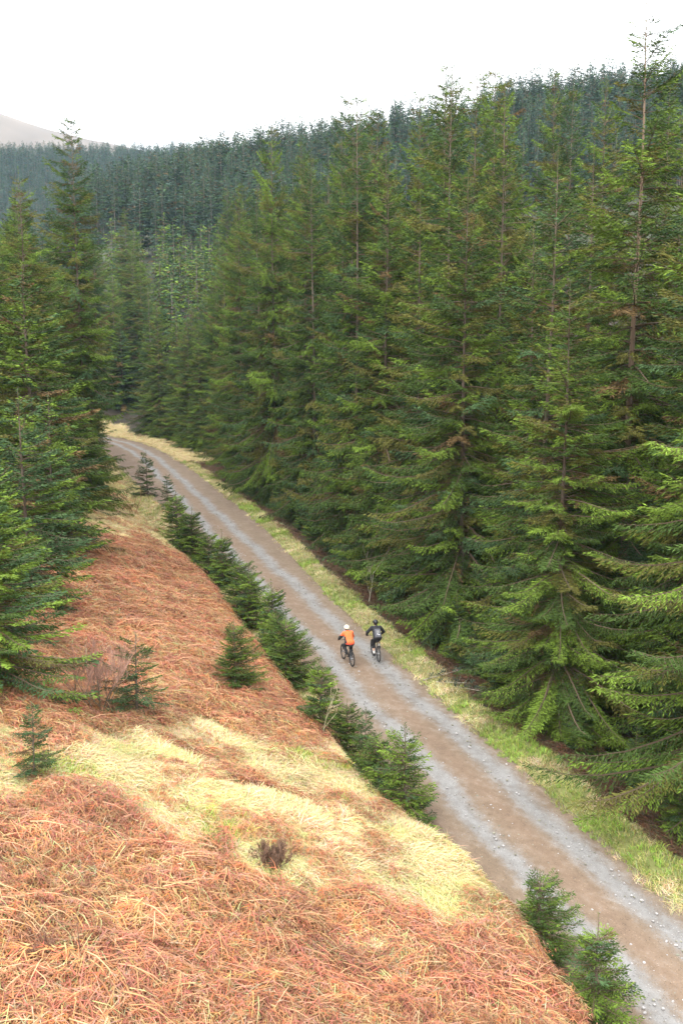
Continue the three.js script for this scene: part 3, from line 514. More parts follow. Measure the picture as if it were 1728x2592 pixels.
{ // loose stones on the track
  const r = rng(91), list = [], g = new THREE.IcosahedronGeometry(1, 0), p = g.attributes.position; for (let i = 0; i < p.count; i++) { const k = 0.7 + 0.6 * hash(Math.round(p.getX(i) * 9), Math.round(p.getY(i) * 9), Math.round(p.getZ(i) * 9)); p.setXYZ(i, p.getX(i) * k, p.getY(i) * k * 0.62, p.getZ(i) * k); } g.computeVertexNormals();
  for (let k = 0; k < 3000; k++) { const D = 14 + 110 * r() ** 1.5, lane = r(), t = lane < 0.34 ? -1.02 + (r() - 0.5) * 0.7 : lane < 0.68 ? 1.06 + (r() - 0.5) * 0.8 : lane < 0.85 ? -0.35 + (r() - 0.5) * 0.5 : -2.3 + 4.1 * r(), [x] = [13.5 - 0.2952 * D + t * 1.043], s = 0.012 + 0.035 * r() ** 3 + (r() < 0.02 ? 0.03 : 0); list.push([x, D, s, r() * 6.28, r()]); }
  const im = new THREE.InstancedMesh(g, new THREE.MeshStandardMaterial({ color: 0xffffff, roughness: 0.9 }), list.length), M = new THREE.Matrix4(), Q = new THREE.Quaternion(), C = new THREE.Color();
  list.forEach(([x, D, s, a, c], i) => { im.setMatrixAt(i, M.compose(V(x, H(x, D) + 0.004 + s * 0.2, -D), Q.setFromAxisAngle(upY, a), V(s, s, s))); const k = 0.16 + 0.26 * c; im.setColorAt(i, C.setRGB(k, k * 0.95, k * (c > 0.4 ? 0.93 : 0.72))); });
  im.name = 'track_stones'; im.castShadow = im.receiveShadow = true; scene.add(im); tag(im, 'loose pale stones scattered along the wheel ruts', 'stones', null, 'stuff');
}

// ---------------------------------------------------------------- leafless shrubs, dead wood, heather
function twiggy(seed, o) { // repeatedly forking stems
  const r = rng(seed), T = new Tris(2048), grow = (p, d, l, rad, lvl) => {
    const q = p.clone(), e = d.clone(), n = 3; let a = p;
    for (let i = 0; i < n; i++) { e.add(V((r() - 0.5) * 0.25, (r() - 0.4) * 0.15 + o.up * 0.12, (r() - 0.5) * 0.25)).normalize(); const b = a.clone().addScaledVector(e, l / n); T.stick(a, b, Math.max(o.fine ?? 0, rad * (1 - 0.25 * i)), Math.max(o.fine ?? 0, rad * (1 - 0.25 * (i + 1)) + 0.0008), woodTone(r, lvl > 1 ? o.twigCol : o.col), lvl > 1 ? 3 : 5); a = b;
      if (lvl < o.levels) for (let k = 0; k < o.fork; k++) if (r() < o.chance) { const s = V((r() - 0.5) * 2, 0.25 + r() * 0.5, (r() - 0.5) * 2).normalize(); grow(b, e.clone().multiplyScalar(0.75).addScaledVector(s, o.open).normalize(), l * (0.5 + 0.25 * r()), rad * 0.5, lvl + 1); } }
  };
  for (let k = 0; k < o.stems; k++) { const a = k / o.stems * 6.28 + r(), s = o.splay * (o.stems > 12 ? 1.7 * r() : 0.4 + 0.8 * r()); grow(V(Math.cos(a) * Math.min(0.13, 0.04 * (o.stems - 1)), -0.05, Math.sin(a) * Math.min(0.13, 0.04 * (o.stems - 1))), V(Math.cos(a) * s, 1, Math.sin(a) * s).normalize(), o.h * (0.45 + 0.2 * r()), o.rad, 0); }
  return T.geo();
}
const twigMat = new THREE.MeshStandardMaterial({ vertexColors: true, roughness: 0.95, side: THREE.DoubleSide });
function shrub(name, x, D, geo, label, category, turn = 0) { const m = mesh(name, geo, twigMat, scene); m.position.set(x, H(x, D), -D); m.rotation.y = turn; return tag(m, label, category); }
shrub('leafless_shrub', -7.0, 27.4, twiggy(601, { fine: 0.0032, stems: 8, splay: 0.75, h: 1.95, rad: 0.026, levels: 4, fork: 2, chance: 0.62, open: 0.75, up: 0.5, col: [0.14, 0.12, 0.08], twigCol: [0.34, 0.2, 0.15] }), 'round leafless pinkish-brown shrub on the bank beside young spruces', 'shrub');
shrub('bare_sapling', -0.65, 32.0, twiggy(602, { fine: 0.006, stems: 1, splay: 0.25, h: 2.1, rad: 0.02, levels: 2, fork: 1, chance: 0.6, open: 0.7, up: 0.3, col: [0.42, 0.38, 0.24], twigCol: [0.4, 0.34, 0.22] }), 'pale leafless stem leaning in front of roadside saplings', 'sapling');
shrub('bare_sapling', 1.55, 54.8, twiggy(603, { fine: 0.006, stems: 1, splay: 0.1, h: 3.6, rad: 0.03, levels: 3, fork: 2, chance: 0.5, open: 0.8, up: 0.3, col: [0.36, 0.34, 0.26], twigCol: [0.16, 0.13, 0.1] }), 'thin leafless tree at the forest edge above the cyclists', 'tree');
shrub('dead_twig', -4.2, 14.5, twiggy(604, { fine: 0.005, stems: 1, splay: 0.15, h: 1.7, rad: 0.013, levels: 2, fork: 1, chance: 0.5, open: 0.9, up: 0.2, col: [0.13, 0.075, 0.05], twigCol: [0.2, 0.12, 0.09] }), 'single dark bare twig standing in near bracken', 'twig');
shrub('dead_bush', -17.0, 79.5, twiggy(605, { fine: 0.012, stems: 5, splay: 0.9, h: 2.6, rad: 0.05, levels: 2, fork: 1, chance: 0.55, open: 0.8, up: 0.1, col: [0.42, 0.27, 0.15], twigCol: [0.3, 0.18, 0.1] }), 'tan dead bush with splayed sticks above the pale grass', 'bush');
shrub('heather_clump', -1.55, 20.4, twiggy(606, { fine: 0.004, stems: 34, splay: 1.0, h: 0.46, rad: 0.008, levels: 3, fork: 2, chance: 0.75, open: 0.8, up: 0.3, col: [0.13, 0.08, 0.05], twigCol: [0.17, 0.1, 0.065] }), 'brown heather clump in the pale grass', 'heather');
shrub('heather_clump', 4.25, 21.9, twiggy(607, { fine: 0.003, stems: 20, splay: 0.8, h: 0.42, rad: 0.007, levels: 3, fork: 2, chance: 0.7, open: 0.8, up: 0.3, col: [0.16, 0.1, 0.08], twigCol: [0.24, 0.15, 0.13] }), 'purplish heather clump beside the lower-right bushy sapling', 'heather');
shrub('heather_clump', -4.9, 14.3, twiggy(608, { fine: 0.003, stems: 18, splay: 0.9, h: 0.4, rad: 0.007, levels: 3, fork: 2, chance: 0.7, open: 0.8, up: 0.3, col: [0.16, 0.09, 0.06], twigCol: [0.24, 0.13, 0.09] }), 'reddish heather clump by the bare twig near bottom left', 'heather');
{ // pale tussock at the bottom left, felled branches on the far verge
  const m = mesh('grass_tussock', grassTuft(610, { n: 90, fan: 6.28, spread: 0.16, len: 0.42, w: 0.007, sag: 1.7, rise: 1.3, tones: [[0.6, 0.54, 0.33], [0.55, 0.48, 0.22], [0.36, 0.36, 0.12]] }), leafMat, scene); m.position.set(-4.35, H(-4.35, 13.9), -13.9); tag(m, 'pale spiky grass tussock among bracken at bottom left', 'tussock');
  const m2 = mesh('grass_tussock', grassTuft(611, { n: 60, fan: 6.28, spread: 0.2, len: 0.38, w: 0.007, sag: 1.1, rise: 1.4, tones: [[0.3, 0.28, 0.08], [0.4, 0.33, 0.1], [0.25, 0.24, 0.07]] }), leafMat, scene); m2.position.set(-2.85, H(-2.85, 20.5), -20.5); tag(m2, 'olive grass tussock where bracken meets the pale grass', 'tussock');
  const m3 = mesh('grass_tussock', grassTuft(612, { n: 60, fan: 6.28, spread: 0.3, len: 0.5, w: 0.009, sag: 1.2, rise: 1.3, tones: [[0.36, 0.32, 0.06], [0.45, 0.34, 0.08], [0.4, 0.27, 0.08]] }), leafMat, scene); m3.position.set(-2.9, H(-2.9, 33.4), -33.4); tag(m3, 'ochre tussock below the dome-shaped sapling', 'tussock');
  const r = rng(620), pale = [0.34, 0.3, 0.23];
  [[4.35, 41.2, 0.5, 1.9], [4.75, 40.2, -0.4, 1.5], [5.2, 39.6, -0.75, 1.7]].forEach(([x, D, a, l], i) => {
    const T = new Tris(512), p = V(-l / 2, 0.06, 0), q = V(l / 2, 0.16, 0); T.stick(p, q, 0.03, 0.012, pale, 6);
    for (let k = 0; k < 26; k++) { const v = r(), b = p.clone().lerp(q, v), e = b.clone().add(V(0.12 + 0.2 * r(), 0.05 + 0.16 * r(), (r() - 0.5) * 0.5)); T.stick(b, e, 0.006, 0.002, pale.map((c) => c * (0.6 + 0.5 * r())), 3); for (let s = 0; s < 4; s++) { const c = b.clone().lerp(e, 0.3 + 0.7 * r()), d = V(r() - 0.3, r() * 0.5, r() - 0.5).normalize(); T.shoot(c, d, V(r() - 0.5, r() - 0.5, r() - 0.5).cross(d).normalize().multiplyScalar(0.02), 0.14, [0.05, 0.075, 0.045]); } }
    const o = mesh('fallen_branch', T.geo(), twigMat, scene); o.position.set(x, H(x, D), -D); o.rotation.y = a; o.rotation.z = 0.03; tag(o, ['pale fallen branch nearest the black-clad cyclist on the verge', 'short fallen branch between two others on the verge', 'fallen branch lying farthest into the forest edge'][i], 'branch', 'fallen branches on the verge');
  });
}

// ---------------------------------------------------------------- cyclists
function surfaceNet(f, lo, hi, cell, colorOf) { // smooth skin of a distance field
  const nx = Math.ceil((hi[0] - lo[0]) / cell) + 1, ny = Math.ceil((hi[1] - lo[1]) / cell) + 1, nz = Math.ceil((hi[2] - lo[2]) / cell) + 1, F = new Float32Array(nx * ny * nz), id = (i, j, k) => i + nx * (j + ny * k);
  for (let k = 0; k < nz; k++) for (let j = 0; j < ny; j++) for (let i = 0; i < nx; i++) F[id(i, j, k)] = f(lo[0] + i * cell, lo[1] + j * cell, lo[2] + k * cell);
  const P = [], C = [], I = [], at = new Int32Array(nx * ny * nz).fill(-1);
  for (let k = 0; k < nz - 1; k++) for (let j = 0; j < ny - 1; j++) for (let i = 0; i < nx - 1; i++) {
    let n = 0, sx = 0, sy = 0, sz = 0; const c = (a) => F[id(i + (a & 1), j + ((a >> 1) & 1), k + (a >> 2))];
    for (let a = 0; a < 8; a++) for (const b of [1, 2, 4]) if (!(a & b)) { const u = c(a), v = c(a | b); if ((u < 0) !== (v < 0)) { const t = u / (u - v); sx += (a & 1) + (b === 1 ? t : 0); sy += ((a >> 1) & 1) + (b === 2 ? t : 0); sz += (a >> 2) + (b === 4 ? t : 0); n++; } }
    if (n) { at[id(i, j, k)] = P.length / 3; const p = [lo[0] + (i + sx / n) * cell, lo[1] + (j + sy / n) * cell, lo[2] + (k + sz / n) * cell]; P.push(...p); C.push(...colorOf(...p)); }
  }
  for (let k = 1; k < nz - 1; k++) for (let j = 1; j < ny - 1; j++) for (let i = 1; i < nx - 1; i++) {
    const u = F[id(i, j, k)] < 0;
    const quad = (a, b, c, d, flip) => { const q = [at[a], at[b], at[c], at[d]]; if (q.some((x) => x < 0)) return; flip ? I.push(q[0], q[1], q[2], q[0], q[2], q[3]) : I.push(q[0], q[2], q[1], q[0], q[3], q[2]); };
    if (u !== F[id(i + 1, j, k)] < 0) quad(id(i, j - 1, k - 1), id(i, j, k - 1), id(i, j, k), id(i, j - 1, k), u);
    if (u !== F[id(i, j + 1, k)] < 0) quad(id(i - 1, j, k - 1), id(i - 1, j, k), id(i, j, k), id(i, j, k - 1), u);
    if (u !== F[id(i, j, k + 1)] < 0) quad(id(i - 1, j - 1, k), id(i, j - 1, k), id(i, j, k), id(i - 1, j, k), u);
  }
  const g = new THREE.BufferGeometry(); g.setAttribute('position', new THREE.Float32BufferAttribute(P, 3)); g.setAttribute('color', new THREE.Float32BufferAttribute(C, 3)); g.setIndex(I); g.computeVertexNormals(); return g;
}
const bone = (a, b, ra, rb = ra) => ({ a, b, ra, rb });
const boneDist = (s, x, y, z) => { const ex = s.b[0] - s.a[0], ey = s.b[1] - s.a[1], ez = s.b[2] - s.a[2], px = x - s.a[0], py = y - s.a[1], pz = z - s.a[2], t = clamp((px * ex + py * ey + pz * ez) / (ex * ex + ey * ey + ez * ez + 1e-9)), dx = px - ex * t, dy = py - ey * t, dz = pz - ez * t; return Math.sqrt(dx * dx + dy * dy + dz * dz) - (s.ra + (s.rb - s.ra) * t); };
const smin = (a, b, k) => { const h = clamp(0.5 + 0.5 * (b - a) / k); return b + (a - b) * h - k * h * (1 - h); };
function skin(bones, k, cell, colorOf, grow = 0, cut, fold = 0) {
  const lo = [9, 9, 9], hi = [-9, -9, -9]; for (const s of bones) for (const [p, r] of [[s.a, s.ra], [s.b, s.rb]]) for (let i = 0; i < 3; i++) { lo[i] = Math.min(lo[i], p[i] - r - grow - 3 * cell); hi[i] = Math.max(hi[i], p[i] + r + grow + 3 * cell); }
  return surfaceNet((x, y, z) => { let d = 9; for (const s of bones) d = smin(d, boneDist(s, x, y, z), k); d -= grow; if (fold && d < 0.03) d += fold * (Math.sin(y * 75 + 4 * Math.sin(x * 17 + z * 11)) + 0.7 * Math.sin((x - z) * 58 + 3 * Math.sin(y * 23))); return cut ? Math.max(d, cut(x, y, z)) : d; }, lo, hi, cell, colorOf);
}
const joint = (a, b, l1, l2, pole) => { const A = V(...a), B = V(...b), d = B.clone().sub(A), L = Math.min(d.length(), (l1 + l2) * 0.999), x = (L * L + l1 * l1 - l2 * l2) / (2 * L), h = Math.sqrt(Math.max(0, l1 * l1 - x * x)), u = d.normalize(), p = V(...pole).addScaledVector(u, -V(...pole).dot(u)).normalize(); return A.addScaledVector(u, x).addScaledVector(p, h).toArray(); };
const tint = (c) => () => c;
const SKIN = [0.5, 0.31, 0.22];
const clothMat = new THREE.MeshStandardMaterial({ vertexColors: true, roughness: 0.9 });
const skinMat = new THREE.MeshStandardMaterial({ vertexColors: true, roughness: 0.6 });
const solid = (r, g, b, rough = 0.6, metal = 0) => new THREE.MeshStandardMaterial({ color: new THREE.Color(r, g, b), roughness: rough, metalness: metal });
function person(o) {
  const root = base('person', o.x, o.y, -o.D, o.turn); tag(root, o.label, 'person');
  const m = (p) => [-p[0], p[1], p[2]], { hip, chest, neck, head, sh, el, wr } = o, bones = [], arms = [], legs = [], feet = [], torso = [];
  torso.push(bone([hip[0] - 0.075, hip[1], hip[2]], [hip[0] + 0.075, hip[1], hip[2]], 0.115), bone([-0.05, hip[1] + 0.03, hip[2]], [-0.065, chest[1], chest[2]], 0.105, 0.115), bone([0.05, hip[1] + 0.03, hip[2]], [0.065, chest[1], chest[2]], 0.105, 0.115), bone([-sh[0] + 0.03, sh[1] - 0.02, sh[2]], [sh[0] - 0.03, sh[1] - 0.02, sh[2]], 0.075));
  for (const s of [-1, 1]) {
    const S = s < 0 ? m(sh) : sh, E = s < 0 ? m(el) : el, W = s < 0 ? m(wr) : wr, A = s < 0 ? o.footL : o.footR, Hp = [s * 0.088, hip[1] - 0.02, hip[2] - 0.02], K = joint(Hp, A, 0.43, 0.43, [s * 0.15, 0.1, -1]);
    arms.push(bone(S, E, 0.058, 0.044), bone(E, W, 0.045, 0.031));
    legs.push(bone(Hp, K, 0.092, 0.06), bone(K, [lerp(K[0], A[0], 0.3), lerp(K[1], A[1], 0.3), lerp(K[2], A[2], 0.3) + 0.015], 0.058, 0.06), bone([lerp(K[0], A[0], 0.3), lerp(K[1], A[1], 0.3), lerp(K[2], A[2], 0.3) + 0.015], A, 0.06, 0.038));
    feet.push(bone([A[0], A[1] - 0.055, A[2] + 0.035], [A[0] + s * 0.015, A[1] - 0.065, A[2] - 0.17], 0.042, 0.034));
  }
  bones.push(...torso, ...arms, ...legs, ...feet, bone(chest, neck, 0.09, 0.056), bone(neck, [head[0], head[1] - 0.06, head[2] - 0.0], 0.055, 0.06));
  const parts = [skin(bones, 0.035, 0.014, tint(SKIN))];
  { // head with jaw, nose, ears; the eyes are set in colour
    const [hx, hy, hz] = head, hb = [bone([hx, hy + 0.03, hz + 0.02], [hx, hy + 0.02, hz - 0.025], 0.093, 0.085), bone([hx, hy - 0.01, hz - 0.03], [hx, hy - 0.075, hz - 0.055], 0.07, 0.045), bone([hx, hy - 0.005, hz - 0.108], [hx, hy - 0.035, hz - 0.122], 0.011, 0.016), bone([hx - 0.09, hy + 0.005, hz], [hx - 0.09, hy - 0.035, hz - 0.005], 0.016), bone([hx + 0.09, hy + 0.005, hz], [hx + 0.09, hy - 0.035, hz - 0.005], 0.016), bone([hx - 0.02, hy - 0.07, hz - 0.1], [hx + 0.02, hy - 0.07, hz - 0.1], 0.009)];
    parts.push(skin(hb, 0.02, 0.006, (x, y, z) => (z < hz - 0.075 && Math.abs(Math.abs(x - hx) - 0.032) < 0.012 && Math.abs(y - hy - 0.008) < 0.007 ? [0.05, 0.04, 0.035] : z < hz - 0.08 && Math.abs(y - hy + 0.07) < 0.008 ? [0.42, 0.17, 0.14] : SKIN)));
  }
  const hands = [];
  for (const s of [-1, 1]) { // palm on the grip, four fingers curled over it, thumb from the inner side
    const W = s < 0 ? m(wr) : wr, g = [s * o.grip[0], o.grip[1], o.grip[2]], hb = [], kn = [];
    for (let i = 0; i < 4; i++) kn.push([g[0] + s * (-0.033 + i * 0.022), g[1] + 0.03 - 0.002 * i * i * 0.5, g[2] + 0.012]);
    hb.push(bone(W, [lerp(W[0], g[0], 0.4), lerp(W[1], g[1] + 0.03, 0.4), lerp(W[2], g[2] + 0.03, 0.4)], 0.03, 0.026));
    for (let i = 0; i < 4; i++) hb.push(bone([lerp(W[0], kn[i][0], 0.25), lerp(W[1], kn[i][1], 0.3), lerp(W[2], kn[i][2], 0.25)], kn[i], 0.018, 0.0125));
    kn.forEach((k, i) => { const l = [0.9, 1, 0.95, 0.78][i], p1 = [k[0], g[1] + 0.022, g[2] - 0.03 * l], p2 = [k[0], g[1] - 0.012, g[2] - 0.034 * l], p3 = [k[0] + s * 0.002, g[1] - 0.028 * l, g[2] - 0.01]; hb.push(bone(k, p1, 0.0105, 0.0095), bone(p1, p2, 0.0095, 0.0088), bone(p2, p3, 0.0088, 0.0078)); });
    const t0 = [lerp(W[0], kn[0][0], 0.5) - s * 0.012, lerp(W[1], kn[0][1], 0.5) - 0.004, lerp(W[2], kn[0][2], 0.5)], t1 = [g[0] - s * 0.055, g[1] + 0.004, g[2] + 0.018], t2 = [g[0] - s * 0.05, g[1] - 0.018, g[2] - 0.012];
    hb.push(bone(t0, t1, 0.014, 0.011), bone(t1, t2, 0.011, 0.009)); hands.push(hb);
    parts.push(skin(hb, 0.006, 0.004, tint(SKIN)));
  }
  mesh('body', mergeGeometries(parts), skinMat, root);
  const jb = [...torso.map((b, i) => (i === 0 ? bone([b.a[0], b.a[1] + 0.03, b.a[2]], [b.b[0], b.b[1] + 0.03, b.b[2]], 0.118) : b)), ...arms.slice(0, 1), ...arms.slice(1, 2).map((b) => bone(b.a, [lerp(b.a[0], b.b[0], 0.88), lerp(b.a[1], b.b[1], 0.88), lerp(b.a[2], b.b[2], 0.88)], b.ra, 0.033)), ...arms.slice(2, 3), ...arms.slice(3).map((b) => bone(b.a, [lerp(b.a[0], b.b[0], 0.88), lerp(b.a[1], b.b[1], 0.88), lerp(b.a[2], b.b[2], 0.88)], b.ra, 0.033)), bone(chest, [lerp(chest[0], neck[0], 0.8), lerp(chest[1], neck[1], 0.8), lerp(chest[2], neck[2], 0.8)], 0.1, 0.07)];
  mesh('jacket', skin(jb, 0.04, 0.011, o.jacket, 0.024, null, 0.004), clothMat, root);
  const tb = [torso[0], ...legs.map((b, i) => (o.shorts && i % 3 === 2 ? null : o.shorts && i % 3 === 1 ? bone(b.a, b.b, b.ra, b.rb) : b)).filter(Boolean)];
  mesh('trousers', skin(tb, 0.035, 0.011, tint(o.trousers), 0.016, null, 0.0035), clothMat, root);
  if (o.socks) { const sb = legs.filter((b, i) => i % 3 === 2).map((b) => bone([lerp(b.a[0], b.b[0], 0.62), lerp(b.a[1], b.b[1], 0.62), lerp(b.a[2], b.b[2], 0.62)], b.b, 0.045, 0.038)); mesh('sock', skin(sb.slice(0, 1), 0.01, 0.009, tint(o.socks), 0.006), clothMat, root); mesh('sock', skin(sb.slice(1), 0.01, 0.009, tint(o.socks), 0.006), clothMat, root); }
  for (const f of feet) mesh('shoe', skin([f, bone([f.a[0], f.a[1] + 0.045, f.a[2] + 0.005], f.a, 0.042)], 0.03, 0.01, tint(o.shoes), 0.008), clothMat, root);
  if (o.gloves) for (const hb of hands) mesh('glove', skin(hb, 0.006, 0.004, tint(o.gloves), 0.004), clothMat, root);
  { // helmet: vented shell with peak
    const [hx, hy, hz] = head, f = (x, y, z) => { const px = (x - hx) / 0.92, py = (y - hy - 0.045) / 0.95, pz = (z - hz) / 1.22, r = Math.sqrt(px * px + py * py + pz * pz); let d = Math.abs(r - 0.118) - 0.016; d = Math.max(d, hy + 0.022 + 0.12 * (z - hz) * -1 - y); const v = Math.abs(Math.sin((x - hx) * 52)) - 0.32; if (y > hy + 0.1 && Math.abs(z - hz) < 0.11 && Math.abs(x - hx) < 0.075) d = Math.max(d, -v * 0.03 - 0.008); const peak = Math.max(Math.abs(y - hy - 0.085 - (z - hz + 0.14) * 0.35) - 0.006, Math.abs(x - hx) - 0.075, z - (hz - 0.115), hz - 0.195 - z); return Math.min(d, peak); };
    mesh('helmet', surfaceNet(f, [hx - 0.15, hy - 0.03, hz - 0.22], [hx + 0.15, hy + 0.2, hz + 0.18], 0.007, tint(o.helmet)), new THREE.MeshStandardMaterial({ vertexColors: true, roughness: 0.45 }), root);
    mesh('hair', skin([bone([hx, hy + 0.03, hz + 0.022], [hx, hy - 0.02, hz + 0.035], 0.094, 0.08)], 0.01, 0.009, tint([0.05, 0.035, 0.025]), 0.004, (x, y, z) => hz - 0.02 - z), clothMat, root);
  }
  if (o.pack) {
    const mid = V(0, (hip[1] + chest[1]) / 2 + 0.07, (hip[2] + chest[2]) / 2 + 0.17), tilt = Math.atan2(chest[2] - hip[2], chest[1] - hip[1]);
    const f = (x, y, z) => { const dy = y - mid.y, dz = z - mid.z, u = dy * Math.cos(tilt) + dz * Math.sin(tilt), v = -dy * Math.sin(tilt) + dz * Math.cos(tilt), qx = Math.abs(x) - 0.1, qy = Math.abs(u) - 0.17, qz = Math.abs(v) - 0.035; const box = Math.hypot(Math.max(qx, 0), Math.max(qy, 0), Math.max(qz, 0)) + Math.min(Math.max(qx, qy, qz), 0) - 0.045; return box; };
    const pk = mesh('backpack', surfaceNet(f, [-0.2, mid.y - 0.3, mid.z - 0.22], [0.2, mid.y + 0.3, mid.z + 0.22], 0.011, tint([0.1, 0.1, 0.115])), clothMat, root);
    const face = (u, v) => [mid.y + u * Math.cos(tilt) - v * Math.sin(tilt), mid.z + u * Math.sin(tilt) + v * Math.cos(tilt)];
    const patch = (x, u, w, h, c, nm) => { const g = new THREE.BoxGeometry(w, h, 0.008), q = mesh(nm, g, c, pk), [py, pz] = face(u, 0.083); q.position.set(x, py, pz); q.rotation.x = tilt; };
    patch(0, 0.06, 0.15, 0.13, solid(0.2, 0.2, 0.2, 0.8), 'pocket'); patch(-0.035, -0.055, 0.05, 0.035, solid(0.75, 0.75, 0.76, 0.6), 'reflective_patch'); patch(0.04, -0.085, 0.055, 0.03, solid(0.75, 0.75, 0.76, 0.6), 'reflective_patch');
    for (const s of [-1, 1]) mesh('strap', tube([V(s * 0.075, chest[1] + 0.02, chest[2] + 0.13), V(s * 0.1, sh[1] + 0.085, sh[2] + 0.02), V(s * 0.1, chest[1] + 0.0, chest[2] - 0.15), V(s * 0.12, (hip[1] + chest[1]) / 2, (hip[2] + chest[2]) / 2 - 0.13)], [0.016, 0.018, 0.016, 0.014], 6, [0.08, 0.08, 0.09]), clothMat, pk);
  }
  return root;
}
const BLACK = solid(0.02, 0.02, 0.022, 0.45), RUBBER = solid(0.028, 0.027, 0.026, 0.9), STEEL = solid(0.45, 0.45, 0.47, 0.35, 0.9), PAINT = (r, g, b) => new THREE.MeshPhysicalMaterial({ color: new THREE.Color(r, g, b), roughness: 0.4, clearcoat: 0.5 });
const rod = (a, b, r0, r1 = r0) => { const g = tube([V(...a), V(...a).lerp(V(...b), 0.5), V(...b)], [r0, (r0 + r1) / 2, r1], 8, [1, 1, 1]); g.deleteAttribute('color'); return g; };
function bicycle(o) {
  const root = base('bicycle', o.x, o.y, -o.D, o.turn); tag(root, o.label, 'bicycle', 'mountain bikes');
  const R = 0.365, BB = [0, 0.335, 0], RA = [0, R, 0.44], FA = [0, R, -0.76], ST = [0, 0.78, 0.15], HT = [0, 0.93, -0.5], HB = [0, 0.8, -0.545];
  const frame = mergeGeometries([rod(BB, ST, 0.019, 0.016), rod(ST, HT, 0.018, 0.022), rod(BB, HB, 0.024, 0.025), rod(HT, HB, 0.026), ...[-1, 1].flatMap((s) => [rod([s * 0.03, 0.34, 0.03], [s * 0.065, R, 0.44], 0.011), rod([s * 0.02, 0.72, 0.14], [s * 0.065, R, 0.44], 0.009)])]);
  mesh('frame', frame, o.paint, root);
  mesh('fork', mergeGeometries([rod(HB, [0, 0.76, -0.56], 0.022), rod([-0.065, 0.75, -0.565], [0.065, 0.75, -0.565], 0.018), ...[-1, 1].map((s) => rod([s * 0.065, 0.76, -0.56], [s * 0.065, R, -0.76], 0.018, 0.014))]), BLACK, root);
  for (const [nm, c] of [['rear_wheel', RA], ['front_wheel', FA]]) {
    const w = new THREE.Group(); w.name = nm; w.position.set(...c); root.add(w);
    const ty = new THREE.TorusGeometry(R - 0.028, 0.028, 8, 40); ty.rotateY(Math.PI / 2); mesh('tyre', ty, RUBBER, w);
    const rim = new THREE.TorusGeometry(R - 0.062, 0.011, 6, 40); rim.rotateY(Math.PI / 2); mesh('rim', rim, BLACK, w);
    const sp = []; for (let k = 0; k < 28; k++) { const a = k / 28 * 6.2832, b = a + (k & 1 ? 0.25 : -0.25), s = k & 2 ? 0.025 : -0.025; sp.push(rod([s, 0.02 * Math.cos(b), 0.02 * Math.sin(b)], [0, (R - 0.065) * Math.cos(a), (R - 0.065) * Math.sin(a)], 0.0014)); }
    mesh('spokes', mergeGeometries(sp), STEEL, w);
    const hub = new THREE.CylinderGeometry(0.024, 0.024, 0.12, 12); hub.rotateZ(Math.PI / 2); const disc = new THREE.CylinderGeometry(0.085, 0.085, 0.003, 20); disc.rotateZ(Math.PI / 2); disc.translate(-0.04, 0, 0); mesh('hub', mergeGeometries([hub, disc]), STEEL, w);
  }
  mesh('seat_post', rod(ST, [0, 0.9, 0.19], 0.0145), BLACK, root);
  mesh('saddle', skin([bone([0, 0.915, 0.06], [0, 0.922, 0.2], 0.022, 0.034), bone([-0.045, 0.925, 0.27], [0.045, 0.925, 0.27], 0.032), bone([0, 0.92, 0.18], [0, 0.925, 0.27], 0.035, 0.045)], 0.02, 0.009, tint([0.025, 0.025, 0.027])), clothMat, root);
  const bar = mesh('handlebar', mergeGeometries([rod([0, 0.95, -0.49], [0, 0.985, -0.53], 0.018), rod([0, 0.985, -0.53], [-0.1, 0.99, -0.53], 0.016), rod([0, 0.985, -0.53], [0.1, 0.99, -0.53], 0.016), rod([-0.1, 0.99, -0.53], [-0.38, 1.02, -0.49], 0.0115), rod([0.1, 0.99, -0.53], [0.38, 1.02, -0.49], 0.0115)]), BLACK, root);
  for (const s of [-1, 1]) { mesh('grip', rod([s * 0.27, 1.009, -0.505], [s * 0.385, 1.0205, -0.489], 0.0165), RUBBER, bar); mesh('brake_lever', rod([s * 0.24, 1.0, -0.52], [s * 0.33, 0.995, -0.56], 0.006), BLACK, bar); }
  const ca = o.crank, cr = [0.165 * Math.sin(ca), -0.165 * Math.cos(ca)], chain = new THREE.CylinderGeometry(0.075, 0.075, 0.006, 24); chain.rotateZ(Math.PI / 2); chain.translate(0.052, 0.335, 0); chain.deleteAttribute('uv');
  const crank = mesh('crank', mergeGeometries([rod([0.07, 0.335, 0], [0.085, 0.335 + cr[1], -cr[0]], 0.014, 0.011), rod([-0.07, 0.335, 0], [-0.085, 0.335 - cr[1], cr[0]], 0.014, 0.011), rod([-0.075, 0.335, 0], [0.075, 0.335, 0], 0.018), chain]), BLACK, root);
  for (const s of [-1, 1]) { const g = new THREE.BoxGeometry(0.095, 0.018, 0.1), p = mesh('pedal', g, BLACK, crank); p.position.set(s * 0.14, 0.335 + s * cr[1], -s * cr[0]); }
  mesh('chain', mergeGeometries([rod([0.052, 0.41, 0], [0.05, R + 0.035, 0.44], 0.004), rod([0.052, 0.26, 0], [0.05, R - 0.1, 0.46], 0.004)]), STEEL, root);
  return root;
}
const pedal = (ca, s) => [s * 0.135, 0.335 + s * -0.165 * Math.cos(ca) + 0.115, -s * 0.165 * Math.sin(ca) + 0.09];
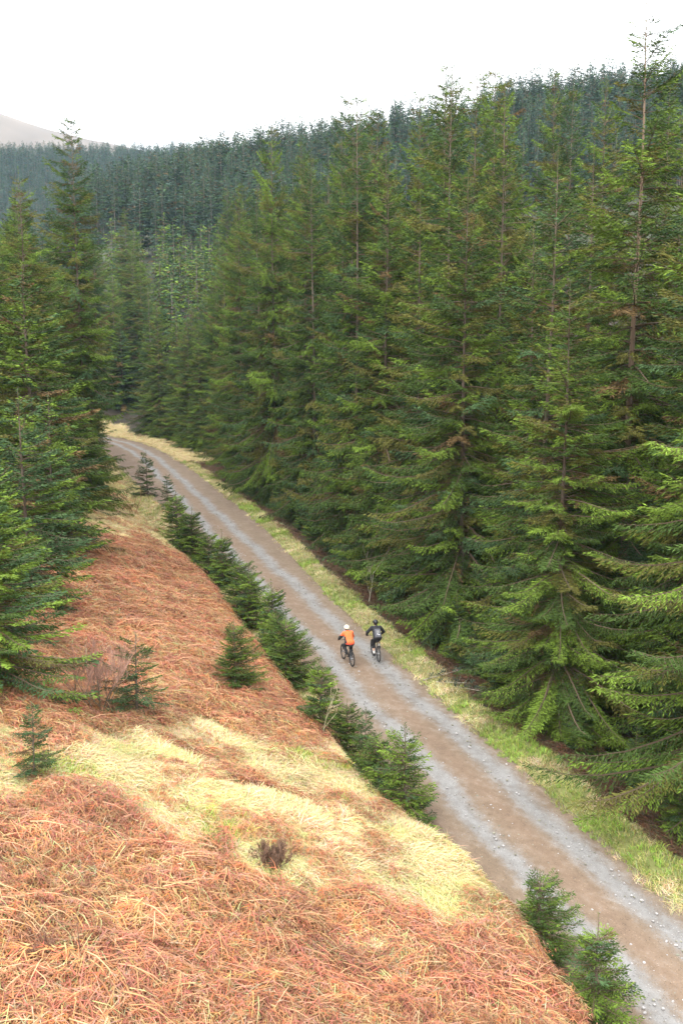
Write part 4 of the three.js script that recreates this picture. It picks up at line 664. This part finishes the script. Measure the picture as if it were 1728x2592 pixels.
{
  const y1 = H(0.32, 43.6) + 0.005, y2 = H(1.62, 44.2) + 0.005;
  // crank angle 0: right foot down
  bicycle({ x: 0.33, D: 43.5, y: y1, turn: 0.33, crank: 0.35, paint: PAINT(0.03, 0.03, 0.035), label: 'black mountain bike ridden by the orange-jacketed cyclist' });
  const hv = (x, y, z) => (y < 1.04 ? [0.85, 0.1, 0.06] : x < -0.17 && y < 1.3 ? [0.03, 0.03, 0.032] : [0.95, 0.17, 0.05]);
  person({ x: 0.33, D: 43.5, y: y1, turn: 0.33, label: 'cyclist in bright orange jacket and pale helmet riding away', hip: [0, 1.02, 0.17], chest: [0, 1.32, -0.06], neck: [0, 1.47, -0.18], head: [0, 1.59, -0.27], sh: [0.18, 1.42, -0.13], el: [0.3, 1.2, -0.3], wr: [0.335, 1.07, -0.43], grip: [0.33, 1.015, -0.497], footR: pedal(0.35, 1), footL: pedal(0.35, -1), jacket: hv, trousers: [0.018, 0.018, 0.02], shoes: [0.02, 0.02, 0.02], helmet: [0.78, 0.76, 0.6] });
  const ca = 2.7;
  bicycle({ x: 1.62, D: 44.25, y: y2, turn: 0.2, crank: ca, paint: PAINT(0.05, 0.05, 0.055), label: 'dark mountain bike ridden by the black-clad cyclist' });
  person({ x: 1.62, D: 44.25, y: y2, turn: 0.2, label: 'cyclist in black with grey backpack, elbows out, nearer the forest', hip: [0, 1.06, 0.2], chest: [0, 1.38, -0.03], neck: [0, 1.53, -0.12], head: [0, 1.66, -0.2], sh: [0.2, 1.48, -0.09], el: [0.385, 1.24, -0.2], wr: [0.36, 1.075, -0.42], grip: [0.33, 1.015, -0.497], footR: pedal(ca, 1), footL: pedal(ca, -1), jacket: tint([0.022, 0.022, 0.026]), trousers: [0.016, 0.016, 0.018], shorts: true, socks: [0.62, 0.6, 0.58], shoes: [0.025, 0.025, 0.027], gloves: [0.02, 0.02, 0.022], helmet: [0.015, 0.015, 0.016], pack: true });
}

scene.traverse((o) => { if (o.isMesh) o.castShadow = o.receiveShadow = true; });
renderer.render(scene, camera);
